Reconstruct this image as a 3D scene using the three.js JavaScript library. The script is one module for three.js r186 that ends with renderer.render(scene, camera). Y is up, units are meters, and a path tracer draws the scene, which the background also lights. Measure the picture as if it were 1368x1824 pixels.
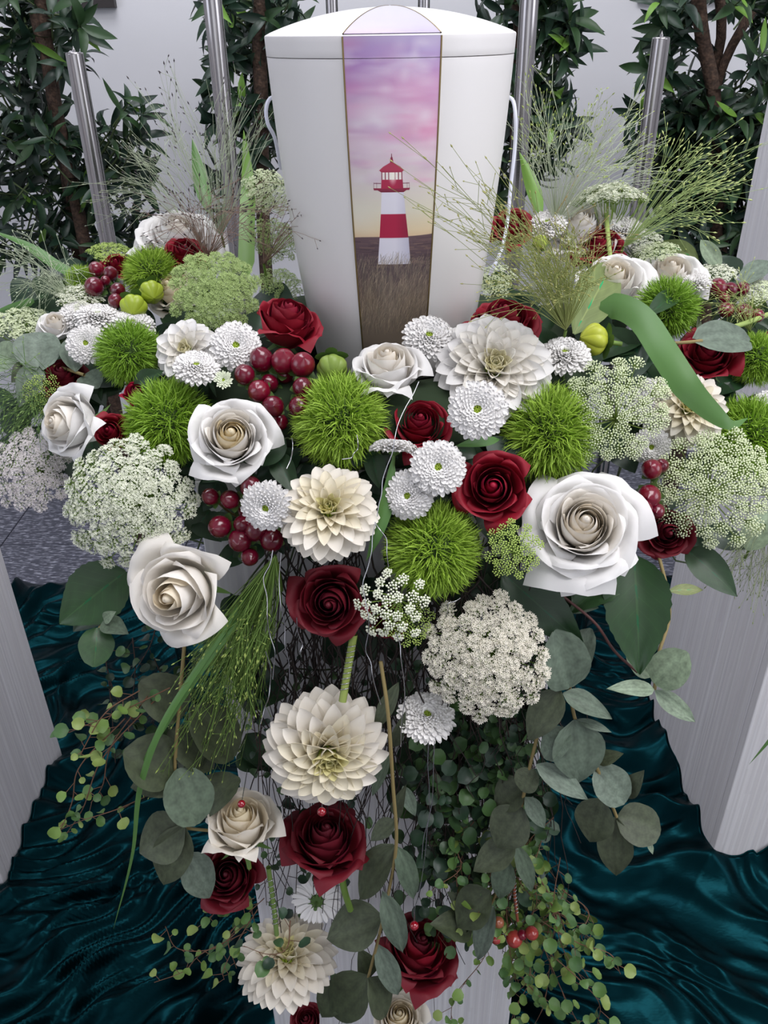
import * as THREE from 'three';
import { RectAreaLightUniformsLib } from 'three/addons/lights/RectAreaLightUniformsLib.js';
import { mergeGeometries } from 'three/addons/utils/BufferGeometryUtils.js';
import { RoundedBoxGeometry } from 'three/addons/geometries/RoundedBoxGeometry.js';
import { ImprovedNoise } from 'three/addons/math/ImprovedNoise.js';

// ------------------------------------------------------------------ camera, light, exposure
const EYE = new THREE.Vector3(-0.012, 1.42, 0.84), PITCH = 30.5, ROLL = -0.9, FOCAL = 1462;
const scene = new THREE.Scene();
scene.background = new THREE.Color(0.35, 0.38, 0.45);
const camera = new THREE.PerspectiveCamera(2 * Math.atan(912 / FOCAL) * 180 / Math.PI, 1368 / 1824, 0.02, 30);
camera.position.copy(EYE);
camera.rotation.set(-PITCH * Math.PI / 180, 0, ROLL * Math.PI / 180, 'YXZ');
camera.updateMatrixWorld(true);
scene.add(camera);
const renderer = new THREE.WebGLRenderer({ antialias: true });
renderer.toneMapping = THREE.LinearToneMapping;
renderer.toneMappingExposure = 0.86;
renderer.shadowMap.enabled = true;
RectAreaLightUniformsLib.init();
// lamps of the room: [name, label, x, y, z, width, height, rotation, intensity, colour]
const LAMPS = [
  ['ceiling_light', 'square white ceiling panel lamp over the front of the room', [0.9, 3.155, 0.9], 1.5, 1.5, [-Math.PI / 2, 0, 0], 8.0, 0xfdfbff],
  ['ceiling_light', 'square white ceiling panel lamp above the urn and candlesticks', [-0.5, 3.155, -0.9], 1.2, 1.2, [-Math.PI / 2, 0, 0], 6.0, 0xf6f6ff],
];
const WINDOWS = [
  [[0.2, 1.75, 3.93], 2.6, 1.9, [0, 0, 0], 0.35, 0xf2f5ff],
  [[2.93, 1.75, 1.2], 2.0, 1.9, [0, Math.PI / 2, 0], 2.7, 0xf2f5ff],
  [[-2.93, 1.75, 1.2], 2.0, 1.9, [0, -Math.PI / 2, 0], 1.5, 0xe9eeff],
];

// ------------------------------------------------------------------ helpers
let seed = 7;
const rnd = () => { seed |= 0; seed = seed + 0x6D2B79F5 | 0; let t = Math.imul(seed ^ seed >>> 15, 1 | seed); t = t + Math.imul(t ^ t >>> 7, 61 | t) ^ t; return ((t ^ t >>> 14) >>> 0) / 4294967296; };
const rr = (a, b) => a + (b - a) * rnd(), pick = (a) => a[Math.floor(rnd() * a.length)], V = (x, y, z) => new THREE.Vector3(x, y, z);
const clamp = (x, a = 0, b = 1) => Math.min(b, Math.max(a, x)), mix = (a, b, t) => a + (b - a) * t;
const perlin = new ImprovedNoise(), noise = (x, y = 0, z = 0) => perlin.noise(x, y, z);
const taken = {};
function numbered(n) { const k = taken[n] = (taken[n] ?? -1) + 1; return k ? n + '_' + String(k).padStart(3, '0') : n; }
function tag(o, label, category, group, kind) { if (label) o.userData.label = label; if (category) o.userData.category = category; if (group) o.userData.group = group; if (kind) o.userData.kind = kind; return o; }
function thing(name, label, category, pos, group) { const o = new THREE.Group(); o.name = numbered(name); if (pos) o.position.copy(pos); scene.add(o); return tag(o, label, category, group); }
function part(name, geo, mat, parent, stuff) { const m = new THREE.Mesh(geo, mat); m.name = name; m.castShadow = m.receiveShadow = true; parent.add(m); if (stuff) m.userData.kind = 'stuff'; return m; }
function struct(name, geo, mat, parent = scene) { const m = part(name, geo, mat, parent); if (parent === scene) m.userData.kind = 'structure'; return m; }
const std = (color, roughness = 0.6, o = {}) => new THREE.MeshStandardMaterial({ color, roughness, side: THREE.DoubleSide, ...o });
const phys = (color, roughness = 0.6, o = {}) => new THREE.MeshPhysicalMaterial({ color, roughness, side: THREE.DoubleSide, ...o });
function box(w, h, d, x, y, z) { const g = new THREE.BoxGeometry(w, h, d); g.translate(x, y, z); return g; }

// a pixel of the photograph and a level distance in front of the eye give a point of the room
const camRight = V(1, 0, 0).applyQuaternion(camera.quaternion), camUp = V(0, 1, 0).applyQuaternion(camera.quaternion), camBack = V(0, 0, 1).applyQuaternion(camera.quaternion);
const ray = (px, py) => V((px - 684) / FOCAL, (912 - py) / FOCAL, -1).applyQuaternion(camera.quaternion);
function at(px, py, D) { const d = ray(px, py); return EYE.clone().addScaledVector(d, D / -d.z); }
const CURVE = [[-200, 1.05], [300, 0.98], [380, 0.93], [450, 0.86], [520, 0.79], [600, 0.715], [680, 0.665], [780, 0.63], [900, 0.60], [1050, 0.575], [1250, 0.555], [1500, 0.55], [1900, 0.56]];
function dist(px, py) {
  let D = CURVE[CURVE.length - 1][1];
  for (let i = 1; i < CURVE.length; i++) if (py < CURVE[i][0]) { const [y0, a] = CURVE[i - 1], [y1, b] = CURVE[i]; D = mix(a, b, clamp((py - y0) / (y1 - y0))); break; }
  return D + 0.10 * ((px - 690) / 690) ** 2 * clamp((1200 - py) / 500);
}
const on = (px, py, off = 0) => at(px, py, dist(px, py) - off);        // off: metres nearer to the eye than the bouquet's surface
const pxm = (p) => p.clone().sub(EYE).dot(camBack) / -FOCAL;           // metres per pixel at a point

// an indexed grid: f(u, v) -> [x, y, z], u and v from 0 to 1; c(u, v) -> [r, g, b] linear
function grid(nu, nv, f, c) {
  const p = [], uv = [], idx = [], col = [];
  for (let j = 0; j <= nv; j++) for (let i = 0; i <= nu; i++) { const u = i / nu, v = j / nv; p.push(...f(u, v)); uv.push(u, v); if (c) col.push(...c(u, v)); }
  for (let j = 0; j < nv; j++) for (let i = 0; i < nu; i++) { const a = j * (nu + 1) + i, b = a + 1, d = a + nu + 1; idx.push(a, b, d + 1, a, d + 1, d); }
  const g = new THREE.BufferGeometry();
  g.setAttribute('position', new THREE.Float32BufferAttribute(p, 3)); g.setAttribute('uv', new THREE.Float32BufferAttribute(uv, 2));
  if (c) g.setAttribute('color', new THREE.Float32BufferAttribute(col, 3));
  g.setIndex(idx); g.computeVertexNormals(); return g;
}
// collects many small pieces into one geometry
class Soup {
  constructor() { this.p = []; this.n = []; this.i = []; this.c = null; }
  add(geo, m, color) {
    const pa = geo.attributes.position, na = geo.attributes.normal, base = this.p.length / 3, v = V(), nm = new THREE.Matrix3().getNormalMatrix(m);
    for (let k = 0; k < pa.count; k++) {
      v.fromBufferAttribute(pa, k).applyMatrix4(m); this.p.push(v.x, v.y, v.z);
      v.fromBufferAttribute(na, k).applyMatrix3(nm).normalize(); this.n.push(v.x, v.y, v.z);
      if (color) (this.c ??= []).push(...color);
    }
    if (geo.index) for (let k = 0; k < geo.index.count; k++) this.i.push(base + geo.index.array[k]); else for (let k = 0; k < pa.count; k++) this.i.push(base + k);
  }
  tube(pts, r, sides = 3, r1 = r) {                                     // a thin stem along points
    const base = this.p.length / 3, t = V(), a = V(), b = V(), n = pts.length;
    for (let k = 0; k < n; k++) {
      t.subVectors(pts[Math.min(n - 1, k + 1)], pts[Math.max(0, k - 1)]).normalize();
      a.set(0.31, 0.17, 0.93).cross(t).normalize(); b.crossVectors(t, a);
      const q = mix(r, r1, k / (n - 1));
      for (let s = 0; s < sides; s++) { const f = s / sides * Math.PI * 2, x = Math.cos(f), y = Math.sin(f); const d = a.clone().multiplyScalar(x).addScaledVector(b, y); this.p.push(pts[k].x + d.x * q, pts[k].y + d.y * q, pts[k].z + d.z * q); this.n.push(d.x, d.y, d.z); }
    }
    for (let k = 0; k < n - 1; k++) for (let s = 0; s < sides; s++) { const s2 = (s + 1) % sides, A = base + k * sides + s, B = base + k * sides + s2; this.i.push(A, B, B + sides, A, B + sides, A + sides); }
  }
  build(name, mat, parent, stuff) {
    const g = new THREE.BufferGeometry();
    g.setAttribute('position', new THREE.Float32BufferAttribute(this.p, 3)); g.setAttribute('normal', new THREE.Float32BufferAttribute(this.n, 3));
    if (this.c) g.setAttribute('color', new THREE.Float32BufferAttribute(this.c, 3));
    g.setIndex(this.i); return part(name, g, mat, parent, stuff);
  }
}
const curve = (pts, n) => new THREE.CatmullRomCurve3(pts, false, 'centripetal').getPoints(n);
function tubeGeo(pts, r, seg = 24, sides = 6) { return new THREE.TubeGeometry(new THREE.CatmullRomCurve3(pts), seg, r, sides, false); }
function basis(x, y, z, o) { return new THREE.Matrix4().makeBasis(x, y, z).setPosition(o ?? V()); }
function canvasTexture(w, h, draw, srgb = true) { const c = document.createElement('canvas'); c.width = w; c.height = h; draw(c.getContext('2d'), w, h); const t = new THREE.CanvasTexture(c); if (srgb) t.colorSpace = THREE.SRGBColorSpace; t.magFilter = THREE.LinearFilter; t.wrapS = t.wrapT = THREE.RepeatWrapping; return t; }
function dataTexture(n, f, srgb = true, m = n) { const d = new Uint8Array(n * m * 4); for (let y = 0; y < m; y++) for (let x = 0; x < n; x++) { const c = f(x / n, y / m); d.set([c[0], c[1], c[2], 255], (y * n + x) * 4); } const t = new THREE.DataTexture(d, n, m); if (srgb) t.colorSpace = THREE.SRGBColorSpace; t.magFilter = THREE.LinearFilter; t.minFilter = THREE.LinearFilter; t.wrapS = t.wrapT = THREE.RepeatWrapping; t.needsUpdate = true; return t; }

// ------------------------------------------------------------------ the room
const wallTex = dataTexture(256, (u, v) => { const n = 232 + 5 * noise(u * 9, v * 9, 1) + 3 * noise(u * 60, v * 60, 4); return [n, n, n + 3]; });
wallTex.repeat.set(0.5, 0.5);
const M = {
  wall: std(0xffffff, 0.85, { map: wallTex }), ceiling: std(0xf1f1ef, 0.9),
};
const RX = 3, ZB = -2.0, ZF = 4, RY = 3.2;
struct('wall_back', box(2 * RX + 0.4, RY, 0.2, 0, RY / 2, ZB - 0.1), M.wall);
function wallWithHole(name, len, cx, w, cy, h, place) {               // a wall with one window opening, its width along x before placing
  const s = new THREE.Shape(); s.moveTo(-len / 2, 0); s.lineTo(len / 2, 0); s.lineTo(len / 2, RY); s.lineTo(-len / 2, RY); s.closePath();
  const o = new THREE.Path(); o.moveTo(cx - w / 2, cy - h / 2); o.lineTo(cx - w / 2, cy + h / 2); o.lineTo(cx + w / 2, cy + h / 2); o.lineTo(cx + w / 2, cy - h / 2); o.closePath(); s.holes.push(o);
  const g = new THREE.ExtrudeGeometry(s, { depth: 0.2, bevelEnabled: false }); place(g); return struct(name, g, M.wall);
}
wallWithHole('wall_front', 2 * RX + 0.4, 0.2, 2.6, 1.75, 1.9, (g) => g.translate(0, 0, ZF));
wallWithHole('wall_right', ZF - ZB, 0.2, 2.0, 1.75, 1.9, (g) => { g.rotateY(-Math.PI / 2); g.translate(RX + 0.2, 0, 1); });
wallWithHole('wall_left', ZF - ZB, 0.2, 2.0, 1.75, 1.9, (g) => { g.rotateY(-Math.PI / 2); g.translate(-RX, 0, 1); });
struct('ceiling', box(2 * RX + 0.4, 0.2, ZF - ZB + 0.4, 0, RY + 0.1, (ZF + ZB) / 2), M.ceiling);
WINDOWS.forEach(([p, w, h, rot, k, c], i) => {
  const g = new THREE.Group(); g.name = 'window_' + (i + 1); g.userData.kind = 'structure'; scene.add(g);
  g.position.set(...p); g.rotation.set(...rot);
  const e = std(0x222222, 0.4, { emissive: c, emissiveIntensity: 1.2 });
  const off = i === 0 ? 0.09 : 0.09;
  const fr = std(0xe8e8e6, 0.5);
  part('frosted_pane', box(w - 0.1, h - 0.1, 0.01, 0, 0, off + 0.04), e, g);
  for (const s of [-1, 1]) { part('window_frame', box(0.06, h, 0.06, s * (w / 2 - 0.03), 0, off + 0.02), fr, g); part('window_frame', box(w - 0.12, 0.06, 0.06, 0, s * (h / 2 - 0.03), off + 0.02), fr, g); }
  part('mullion', box(0.05, h - 0.12, 0.05, 0, 0, off + 0.01), fr, g);
  const L = new THREE.RectAreaLight(c, k, w - 0.15, h - 0.15); L.position.set(0, 0, 0.05); L.castShadow = true; g.add(L); L.name = 'window_light';
});
for (const [n, label, p, w, h, rot, k, c] of LAMPS) {
  const g = thing(n, label, 'ceiling lamp', V(p[0], RY, p[2]));
  part('frame', new RoundedBoxGeometry(w + 0.08, 0.04, h + 0.08, 2, 0.01).translate(0, -0.02, 0), std(0xdddddd, 0.5), g);
  part('diffuser', box(w, 0.012, h, 0, -0.044, 0), std(0x333333, 0.5, { emissive: c, emissiveIntensity: 1.3 }), g);
  const L = new THREE.RectAreaLight(c, k, w, h); L.position.set(0, -0.056, 0); L.rotation.set(...rot); L.castShadow = true; L.name = 'panel_light'; g.add(L);
}

// stone floor of long polished tiles
{
  const stone = [0, 1, 2].map((k) => { const t = dataTexture(256, (u, v) => { let n = 0.5 + 0.5 * noise(u * 7, v * 22, k * 9) + 0.3 * noise(u * 30, v * 70, k); const q = noise(u * 22, v * 60, 20 + k) + 0.5 * noise(u * 60, v * 120, 9), sp = clamp((q - 0.12) * 4) * 95; const b = 62 + n * 26 + sp; return [b, b + 2, b + 14]; }); return std(0xffffff, 0.32, { map: t }); });
  const fl = struct('floor', box(2 * RX + 0.4, 0.1, ZF - ZB + 0.4, 0, -0.062, (ZF + ZB) / 2), std(0x6b6a70, 0.8));
  const tg = new RoundedBoxGeometry(0.596, 0.02, 0.296, 1, 0.002);
  for (let i = 0; i < 6; i++) for (let j = 0; j < 4; j++) { const t = part('tile', tg, stone[(i * 2 + j) % 3], fl); t.position.set(-1.55 + i * 0.6, -0.011 + ((i * 7 + j * 3) % 3) * 0.0006, -0.95 - j * 0.3); }
}

// ------------------------------------------------------------------ plinths
const woodTex = canvasTexture(512, 1024, (g, w, h) => {
  g.fillStyle = '#dcdadb'; g.fillRect(0, 0, w, h);
  for (let i = 0; i < 700; i++) { const x = rnd() * w, y = rnd() * h, l = rr(80, 600), k = rnd(); g.strokeStyle = k < 0.55 ? `rgba(250,250,252,${rr(0.05, 0.25)})` : `rgba(160,158,168,${rr(0.02, 0.08)})`; g.lineWidth = rr(0.6, 7); g.beginPath(); g.moveTo(x, y); g.bezierCurveTo(x + rr(-5, 5), y + l / 3, x + rr(-5, 5), y + 2 * l / 3, x + rr(-6, 6), y + l); g.stroke(); }
});
const woodBump = canvasTexture(512, 1024, (g, w, h) => {
  g.fillStyle = '#808080'; g.fillRect(0, 0, w, h);
  for (let i = 0; i < 900; i++) { const x = rnd() * w, y = rnd() * h, l = rr(60, 500); g.strokeStyle = rnd() < 0.5 ? `rgba(255,255,255,${rr(0.05, 0.2)})` : `rgba(0,0,0,${rr(0.05, 0.25)})`; g.lineWidth = rr(0.6, 3); g.beginPath(); g.moveTo(x, y); g.lineTo(x + rr(-3, 3), y + l); g.stroke(); }
}, false);
const limed = std(0xffffff, 0.62, { map: woodTex, bumpMap: woodBump, bumpScale: 0.0006 });
function plinth(label, w, h, d, x, z, turn = 0) {
  const t = thing('plinth', label, 'plinth', V(x, 0, z)); t.rotation.y = turn;
  const th = 0.018;
  part('front_board', new RoundedBoxGeometry(w, h - th, th, 2, 0.002).translate(0, (h - th) / 2, d / 2 - th / 2), limed, t);
  part('back_board', new RoundedBoxGeometry(w, h - th, th, 2, 0.002).translate(0, (h - th) / 2, -d / 2 + th / 2), limed, t);
  for (const s of [-1, 1]) part('side_board', new RoundedBoxGeometry(th, h - th, d - 2 * th - 0.001, 2, 0.002).translate(s * (w / 2 - th / 2), (h - th) / 2, 0), limed, t);
  part('top_board', new RoundedBoxGeometry(w, th, d, 2, 0.002).translate(0, h - th / 2, 0), limed, t);
  return t;
}
plinth('white limed wooden plinth under the urn and flowers, its foot behind the trailing flowers', 0.345, 1.085, 0.34, -0.012, 0.01);
plinth('tall white limed wooden plinth at the right edge of the picture, on the green velvet', 0.42, 1.42, 0.42, 0.80, -0.36);
plinth('tall white limed wooden plinth at the left edge of the picture, on the green velvet', 0.42, 1.42, 0.32, -0.935, -0.285);

// ------------------------------------------------------------------ velvet on the floor
{
  const tex = dataTexture(256, (u, v) => { const n = 120 + 60 * noise(u * 40, v * 40, 2) + 60 * noise(u * 110, v * 110, 5); return [n, n, n]; }, false); tex.repeat.set(6, 6);
  const velvet = phys(new THREE.Color(0.0008, 0.018, 0.023), 0.34, { metalness: 0.9, specularIntensity: 0.3, sheen: 0.5, sheenColor: new THREE.Color(0.002, 0.14, 0.17), sheenRoughness: 0.3, bumpMap: tex, bumpScale: 0.0005 });
  const ridge = (x) => { const s = Math.abs(Math.sin(x)); return (1 - s) ** 1.3 * (1 - 0.25 * (1 - s) ** 4); };
  const X0 = -1.7, X1 = 1.7, Z0 = -1.16, Z1 = 0.62;
  const H = (x, z) => {
    const wx = x + 0.16 * noise(x * 2.3, z * 2.3, 3) + 0.05 * noise(x * 7, z * 7, 8), wz = z + 0.18 * noise(x * 2.1, z * 2.1, 11) + 0.05 * noise(x * 6, z * 6, 15);
    const side = x < 0 ? 1 : -1, a = side * 0.75;                     // long folds run out from the middle plinth
    const q = wx * Math.sin(a) + wz * Math.cos(a), p = wx * 0.8 + wz * 1.1 * side;
    const f1 = clamp(0.55 + 1.3 * noise(wx * 2.6, wz * 3, 21)), f2 = clamp(0.4 + noise(x * 3, z * 4, 40) * 2), f3 = clamp(noise(x * 3.1, z * 3.1, 50) * 3 + 0.25);
    let h = 0.042 * ridge(q * 30 + 2 * noise(x * 5, z * 5, 30)) * f1 + 0.024 * ridge(q * 48 + 4 * noise(x * 4, z * 4, 31)) * f2 + 0.042 * ridge(p * 29 + 3 * noise(x * 5, z * 5, 33)) * f3 * (1 - 0.6 * f1);
    h += 0.013 * ridge(q * 88 + 5 * noise(x * 6, z * 6, 35)) * clamp(0.55 + 1.6 * noise(x * 4.5, z * 4.5, 44)) + 0.014 * ridge(p * 66 + 4 * noise(x * 6, z * 6, 36)) * clamp(0.3 + 1.8 * noise(x * 4, z * 4, 47));
    h += 0.02 * (noise(x * 5, z * 5, 60) + 1);
    // pushed up against the feet of the plinths
    const e = (cx, cz, hw, hd) => { const dx = Math.abs(x - cx) - hw, dz = Math.abs(z - cz) - hd, d = Math.max(dx, dz); return d > 0 ? 0.055 * Math.exp(-d / 0.06) * (0.8 + 0.5 * noise(x * 4, z * 4, 70)) : 0; };
    h += e(0.80, -0.36, 0.21, 0.21) + e(-0.935, -0.285, 0.21, 0.16) + 0.5 * e(-0.012, 0.01, 0.1725, 0.17);
    return 0.004 + Math.max(0, h);
  };
  const edge = (z) => Z0 + 0.03 * noise(z * 5, 3, 3);
  const g = grid(640, 380, (u, v) => { const x = mix(X0, X1, u), z = mix(edge(x), Z1, v), f = clamp(v / 0.03); return [x, 0.001 + H(x, z) * (0.25 + 0.75 * f), z]; });
  { // the plinths stand in openings of the cloth
    const P = g.attributes.position, I = g.index.array, keep = [], feet = [[0.80, -0.36, 0.2, 0.2], [-0.935, -0.285, 0.2, 0.15], [-0.012, 0.01, 0.163, 0.16]];
    for (let i = 0; i < I.length; i += 3) { const inside = feet.some(([x, z, w, d]) => [0, 1, 2].every((k) => Math.abs(P.getX(I[i + k]) - x) < w && Math.abs(P.getZ(I[i + k]) - z) < d)); if (!inside) keep.push(I[i], I[i + 1], I[i + 2]); }
    g.setIndex(keep);
  }
  const c = thing('velvet_cloth', 'dark teal velvet cloth spread in folds over the floor around the plinths', 'cloth', V(0, 0, 0)); c.position.set(0, 0, 0);
  part('cloth', g, velvet, c);
}

// ------------------------------------------------------------------ the urn
{
  const RIM = 1.416, bot = 1.12;
  const u = thing('urn', 'white tapered urn with a domed lid and a lighthouse picture band', 'urn', V(0, bot, 0));
  const rad = (y) => { const t = clamp((RIM - y) / (RIM - bot)); return 0.1105 - 0.0125 * t - 0.0185 * t * t; };  // radius at a height
  const white = phys(0xe6e3e1, 0.42, { clearcoat: 0.15, clearcoatRoughness: 0.35 });
  const P = []; P.push(new THREE.Vector2(0.0005, bot)); P.push(new THREE.Vector2(rad(bot) - 0.003, bot)); for (let i = 0; i <= 24; i++) { const y = mix(bot + 0.003, RIM - 0.0166, i / 24); P.push(new THREE.Vector2(rad(y), y)); } P.push(new THREE.Vector2(rad(RIM - 0.0163) - 0.0006, RIM - 0.0163)); P.push(new THREE.Vector2(0.0005, RIM - 0.0163));
  const lathe = (pts) => new THREE.LatheGeometry(pts.map((p) => new THREE.Vector2(p.x, p.y - bot)), 96);
  part('body', lathe(P), white, u);
  const domeH = 0.0205, dome = (r) => RIM + domeH * (1 - (r / 0.1105) ** 2) ** 0.95;
  const Q = [new THREE.Vector2(0.0005, RIM - 0.0159), new THREE.Vector2(rad(RIM - 0.0159) - 0.001, RIM - 0.0159)]; for (const y of [0.0157, 0.010, 0.005, 0.001]) Q.push(new THREE.Vector2(rad(RIM - y) + 0.0002, RIM - y)); Q.push(new THREE.Vector2(0.1100, RIM)); for (let i = 1; i <= 26; i++) { const r = 0.1095 * (1 - i / 26) + 0.0001; Q.push(new THREE.Vector2(r, dome(r))); }
  const lid = part('lid', lathe(Q), white, u);
  // printed band: angle +-20.3 degrees, over lid and body
  const A = 20.3 * Math.PI / 180, TOT = 1640, LIDPX = 440;
  const tex = canvasTexture(640, TOT, (g, w, h) => {
    const Y = (zy) => { const dr = 0.742 * Math.tan(PITCH * Math.PI / 180 - Math.atan((912 - zy / 2.736) / FOCAL)); return LIDPX + (dr - 0.004) / 0.292 * 1190; };   // rows of the band
    const X = (x, zy) => { const l = 535 + (zy - 160) * 0.035, r = 955 - (zy - 160) * 0.05; return (x - l) / (r - l) * w; };
    const gr = g.createLinearGradient(0, 0, 0, h), st = (zy, c) => gr.addColorStop(clamp(Y(zy) / h), c);
    gr.addColorStop(0, '#c9c9d6'); st(150, '#c3bccf'); st(240, '#bba2cb'); st(340, '#bf97c4'); st(430, '#cf9fc6'); st(540, '#cfb6cc'); st(640, '#d3b3c6'); st(760, '#d8c3cd'); st(880, '#dcd2d0'); st(1020, '#e0dac6'); st(1120, '#e6d2ae'); st(1160, '#dfc19a'); gr.addColorStop(1, '#b5977f');
    g.fillStyle = gr; g.fillRect(0, 0, w, h);
    const blob = (x, zy, rx, ry, c, a) => { const y = Y(zy); g.save(); g.translate(x * w, y); g.scale(rx, ry); const q = g.createRadialGradient(0, 0, 0, 0, 0, 1); q.addColorStop(0, c + a + ')'); q.addColorStop(1, c + '0)'); g.fillStyle = q; g.fillRect(-1, -1, 2, 2); g.restore(); };
    blob(0.05, 320, 260, 120, 'rgba(172,120,186,', 0.6); blob(0.75, 460, 330, 130, 'rgba(224,152,190,', 0.5); blob(0.35, 230, 330, 90, 'rgba(182,150,205,', 0.6); blob(0.8, 230, 260, 90, 'rgba(178,160,210,', 0.6); blob(0.9, 620, 260, 100, 'rgba(226,160,190,', 0.75); blob(0.05, 520, 240, 60, 'rgba(206,180,205,', 0.8);
    for (let i = 0; i < 130; i++) { const zy = rr(200, 900), k = rnd(); blob(rnd(), zy, rr(40, 200), rr(8, 34), k < 0.55 ? 'rgba(240,232,238,' : k < 0.8 ? 'rgba(190,140,185,' : 'rgba(225,150,190,', rr(0.12, 0.4)); }
    blob(0.3, 560, 220, 70, 'rgba(238,232,238,', 0.7); blob(0.25, 700, 260, 50, 'rgba(238,226,232,', 0.6); blob(0.75, 760, 200, 40, 'rgba(236,222,228,', 0.6); blob(0.1, 1060, 200, 80, 'rgba(235,230,215,', 0.6);
    // dunes
    const dg = g.createLinearGradient(0, Y(1150), 0, h); dg.addColorStop(0, '#6a5459'); dg.addColorStop(0.2, '#54454a'); dg.addColorStop(0.4, '#756557'); dg.addColorStop(0.7, '#87796a'); dg.addColorStop(1, '#4a4440'); g.fillStyle = dg;
    g.beginPath(); g.moveTo(0, Y(1160)); g.bezierCurveTo(w * 0.3, Y(1148), w * 0.7, Y(1156), w, Y(1146)); g.lineTo(w, h); g.lineTo(0, h); g.fill();
    for (let i = 0; i < 160; i++) { const zy = rr(1160, 1300); g.fillStyle = pick(['rgba(50,36,42,', 'rgba(120,95,95,', 'rgba(160,130,105,']) + rr(0.1, 0.35) + ')'; g.fillRect(rnd() * w, Y(zy), rr(20, 160), rr(2, 6)); }
    // lighthouse
    const poly = (c, ...pts) => { g.fillStyle = c; g.beginPath(); pts.forEach(([x, y], i) => i ? g.lineTo(X(x, y), Y(y)) : g.moveTo(X(x, y), Y(y))); g.closePath(); g.fill(); };
    const shade = (c0, c1) => { const q = g.createLinearGradient(X(672, 1100), 0, X(806, 1100), 0); q.addColorStop(0, c0); q.addColorStop(0.55, c0); q.addColorStop(1, c1); return q; };
    poly(shade('#e9e6f0', '#c9c6d8'), [692, 925], [782, 925], [790, 1040], [687, 1040]); poly(shade('#b01f45', '#8f1b3c'), [687, 1040], [790, 1040], [800, 1158], [680, 1158]); poly(shade('#e6e3ee', '#c6c4d6'), [680, 1158], [801, 1158], [808, 1290], [671, 1290]);
    poly('#8c2440', [658, 912], [809, 912], [806, 922], [660, 922]); poly('#7c2038', [675, 922], [795, 922], [782, 932], [690, 932]);
    poly(shade('#b22a4c', '#8c2444'), [692, 868], [779, 868], [781, 914], [690, 914]);
    poly('#f3ece6', [694, 832], [778, 832], [778, 870], [693, 870]); for (const x of [694, 708, 722, 748, 762, 776]) poly('#8a3346', [x - 2, 830], [x + 2, 830], [x + 2, 870], [x - 2, 870]);
    blob((735 - 560) / 352, 850, 36, 36, 'rgba(255,250,235,', 1);
    poly('#a8304e', [684, 824], [784, 824], [776, 834], [692, 834]); poly('#b43a56', [735, 782], [770, 806], [786, 826], [682, 826], [700, 806]); poly('#8f2c48', [728, 786], [742, 786], [739, 760], [731, 760]); poly('#6d2238', [733, 762], [737, 762], [736, 742], [734, 742]);
    g.strokeStyle = '#6d2a3c'; g.lineWidth = 2; for (const x of [660, 672, 797, 806]) { g.beginPath(); g.moveTo(X(x, 914), Y(914)); g.lineTo(X(x, 884), Y(884)); g.stroke(); } g.beginPath(); g.moveTo(X(660, 888), Y(888)); g.lineTo(X(690, 888), Y(888)); g.moveTo(X(780, 888), Y(888)); g.lineTo(X(806, 888), Y(888)); g.stroke();
    // dune grass
    for (let i = 0; i < 2600; i++) { const t = rnd(), zy = mix(1262, 1620, t), x = rnd() * w, y = Y(zy), l = rr(14, 60); g.strokeStyle = pick(['rgba(176,158,132,', 'rgba(138,124,108,', 'rgba(96,86,82,', 'rgba(64,56,56,', 'rgba(196,176,144,', 'rgba(122,118,98,']) + rr(0.25, 0.7) + ')'; g.lineWidth = rr(0.8, 2.6); g.beginPath(); g.moveTo(x, y + l * 0.5); g.quadraticCurveTo(x + rr(-6, 16), y, x + rr(-10, 40), y - l * 0.5); g.stroke(); }
  });
  tex.wrapS = tex.wrapT = THREE.ClampToEdgeWrapping;
  const print = phys(0xffffff, 0.36, { map: tex, clearcoat: 0.2, clearcoatRoughness: 0.3 });
  const bodyArc = 0.30, off = 0.0006;
  const vOf = (row) => 1 - row / TOT;
  const setV = (g, a, b) => { const uv = g.attributes.uv; for (let i = 0; i < uv.count; i++) uv.setY(i, vOf(mix(a, b, uv.getY(i)))); return g; };
  const band = (y0, y1) => grid(24, 24, (s, t) => { const y = mix(y0, y1, t), a = mix(-A, A, s), r = rad(y) + off; return [r * Math.sin(a), y - bot, r * Math.cos(a)]; });
  part('lighthouse_print', setV(band(RIM - 0.0162, bot + 0.004), LIDPX + 65, LIDPX + 1190), print, u);
  part('lid_rim_print', setV(band(RIM - 0.0008, RIM - 0.0158), LIDPX, LIDPX + 64), print, lid);
  part('lid_print', setV(grid(24, 24, (s, t) => { const r = mix(0.0005, 0.1098, t), a = mix(-A, A, s); return [r * Math.sin(a), dome(r) + off - bot, r * Math.cos(a)]; }), 0, LIDPX), print, lid);
  const trim = std(0x8d7a52, 0.35, { metalness: 0.8 });
  for (const s of [-1, 1]) {
    const pts = []; for (let i = 0; i <= 20; i++) { const y = mix(RIM - 0.001, bot + 0.004, i / 20), r = rad(y) + 0.0005; pts.push(V(r * Math.sin(s * A), y - bot, r * Math.cos(s * A))); }
    part('band_edge', tubeGeo(pts, 0.0008, 30, 6), trim, u);
    const pl = []; for (let i = 0; i <= 20; i++) { const r = mix(0.003, 0.1098, i / 20); pl.push(V(r * Math.sin(s * A), dome(r) + 0.0004 - bot, r * Math.cos(s * A))); }
    part('lid_band_edge', tubeGeo(pl, 0.0006, 30, 6), trim, lid);
  }
  const cord = std(0xdfe2ee, 0.7);
  const cpts = (list) => list.map(([x, y, D]) => at(x, y, D).sub(V(0, bot, 0)));
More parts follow.
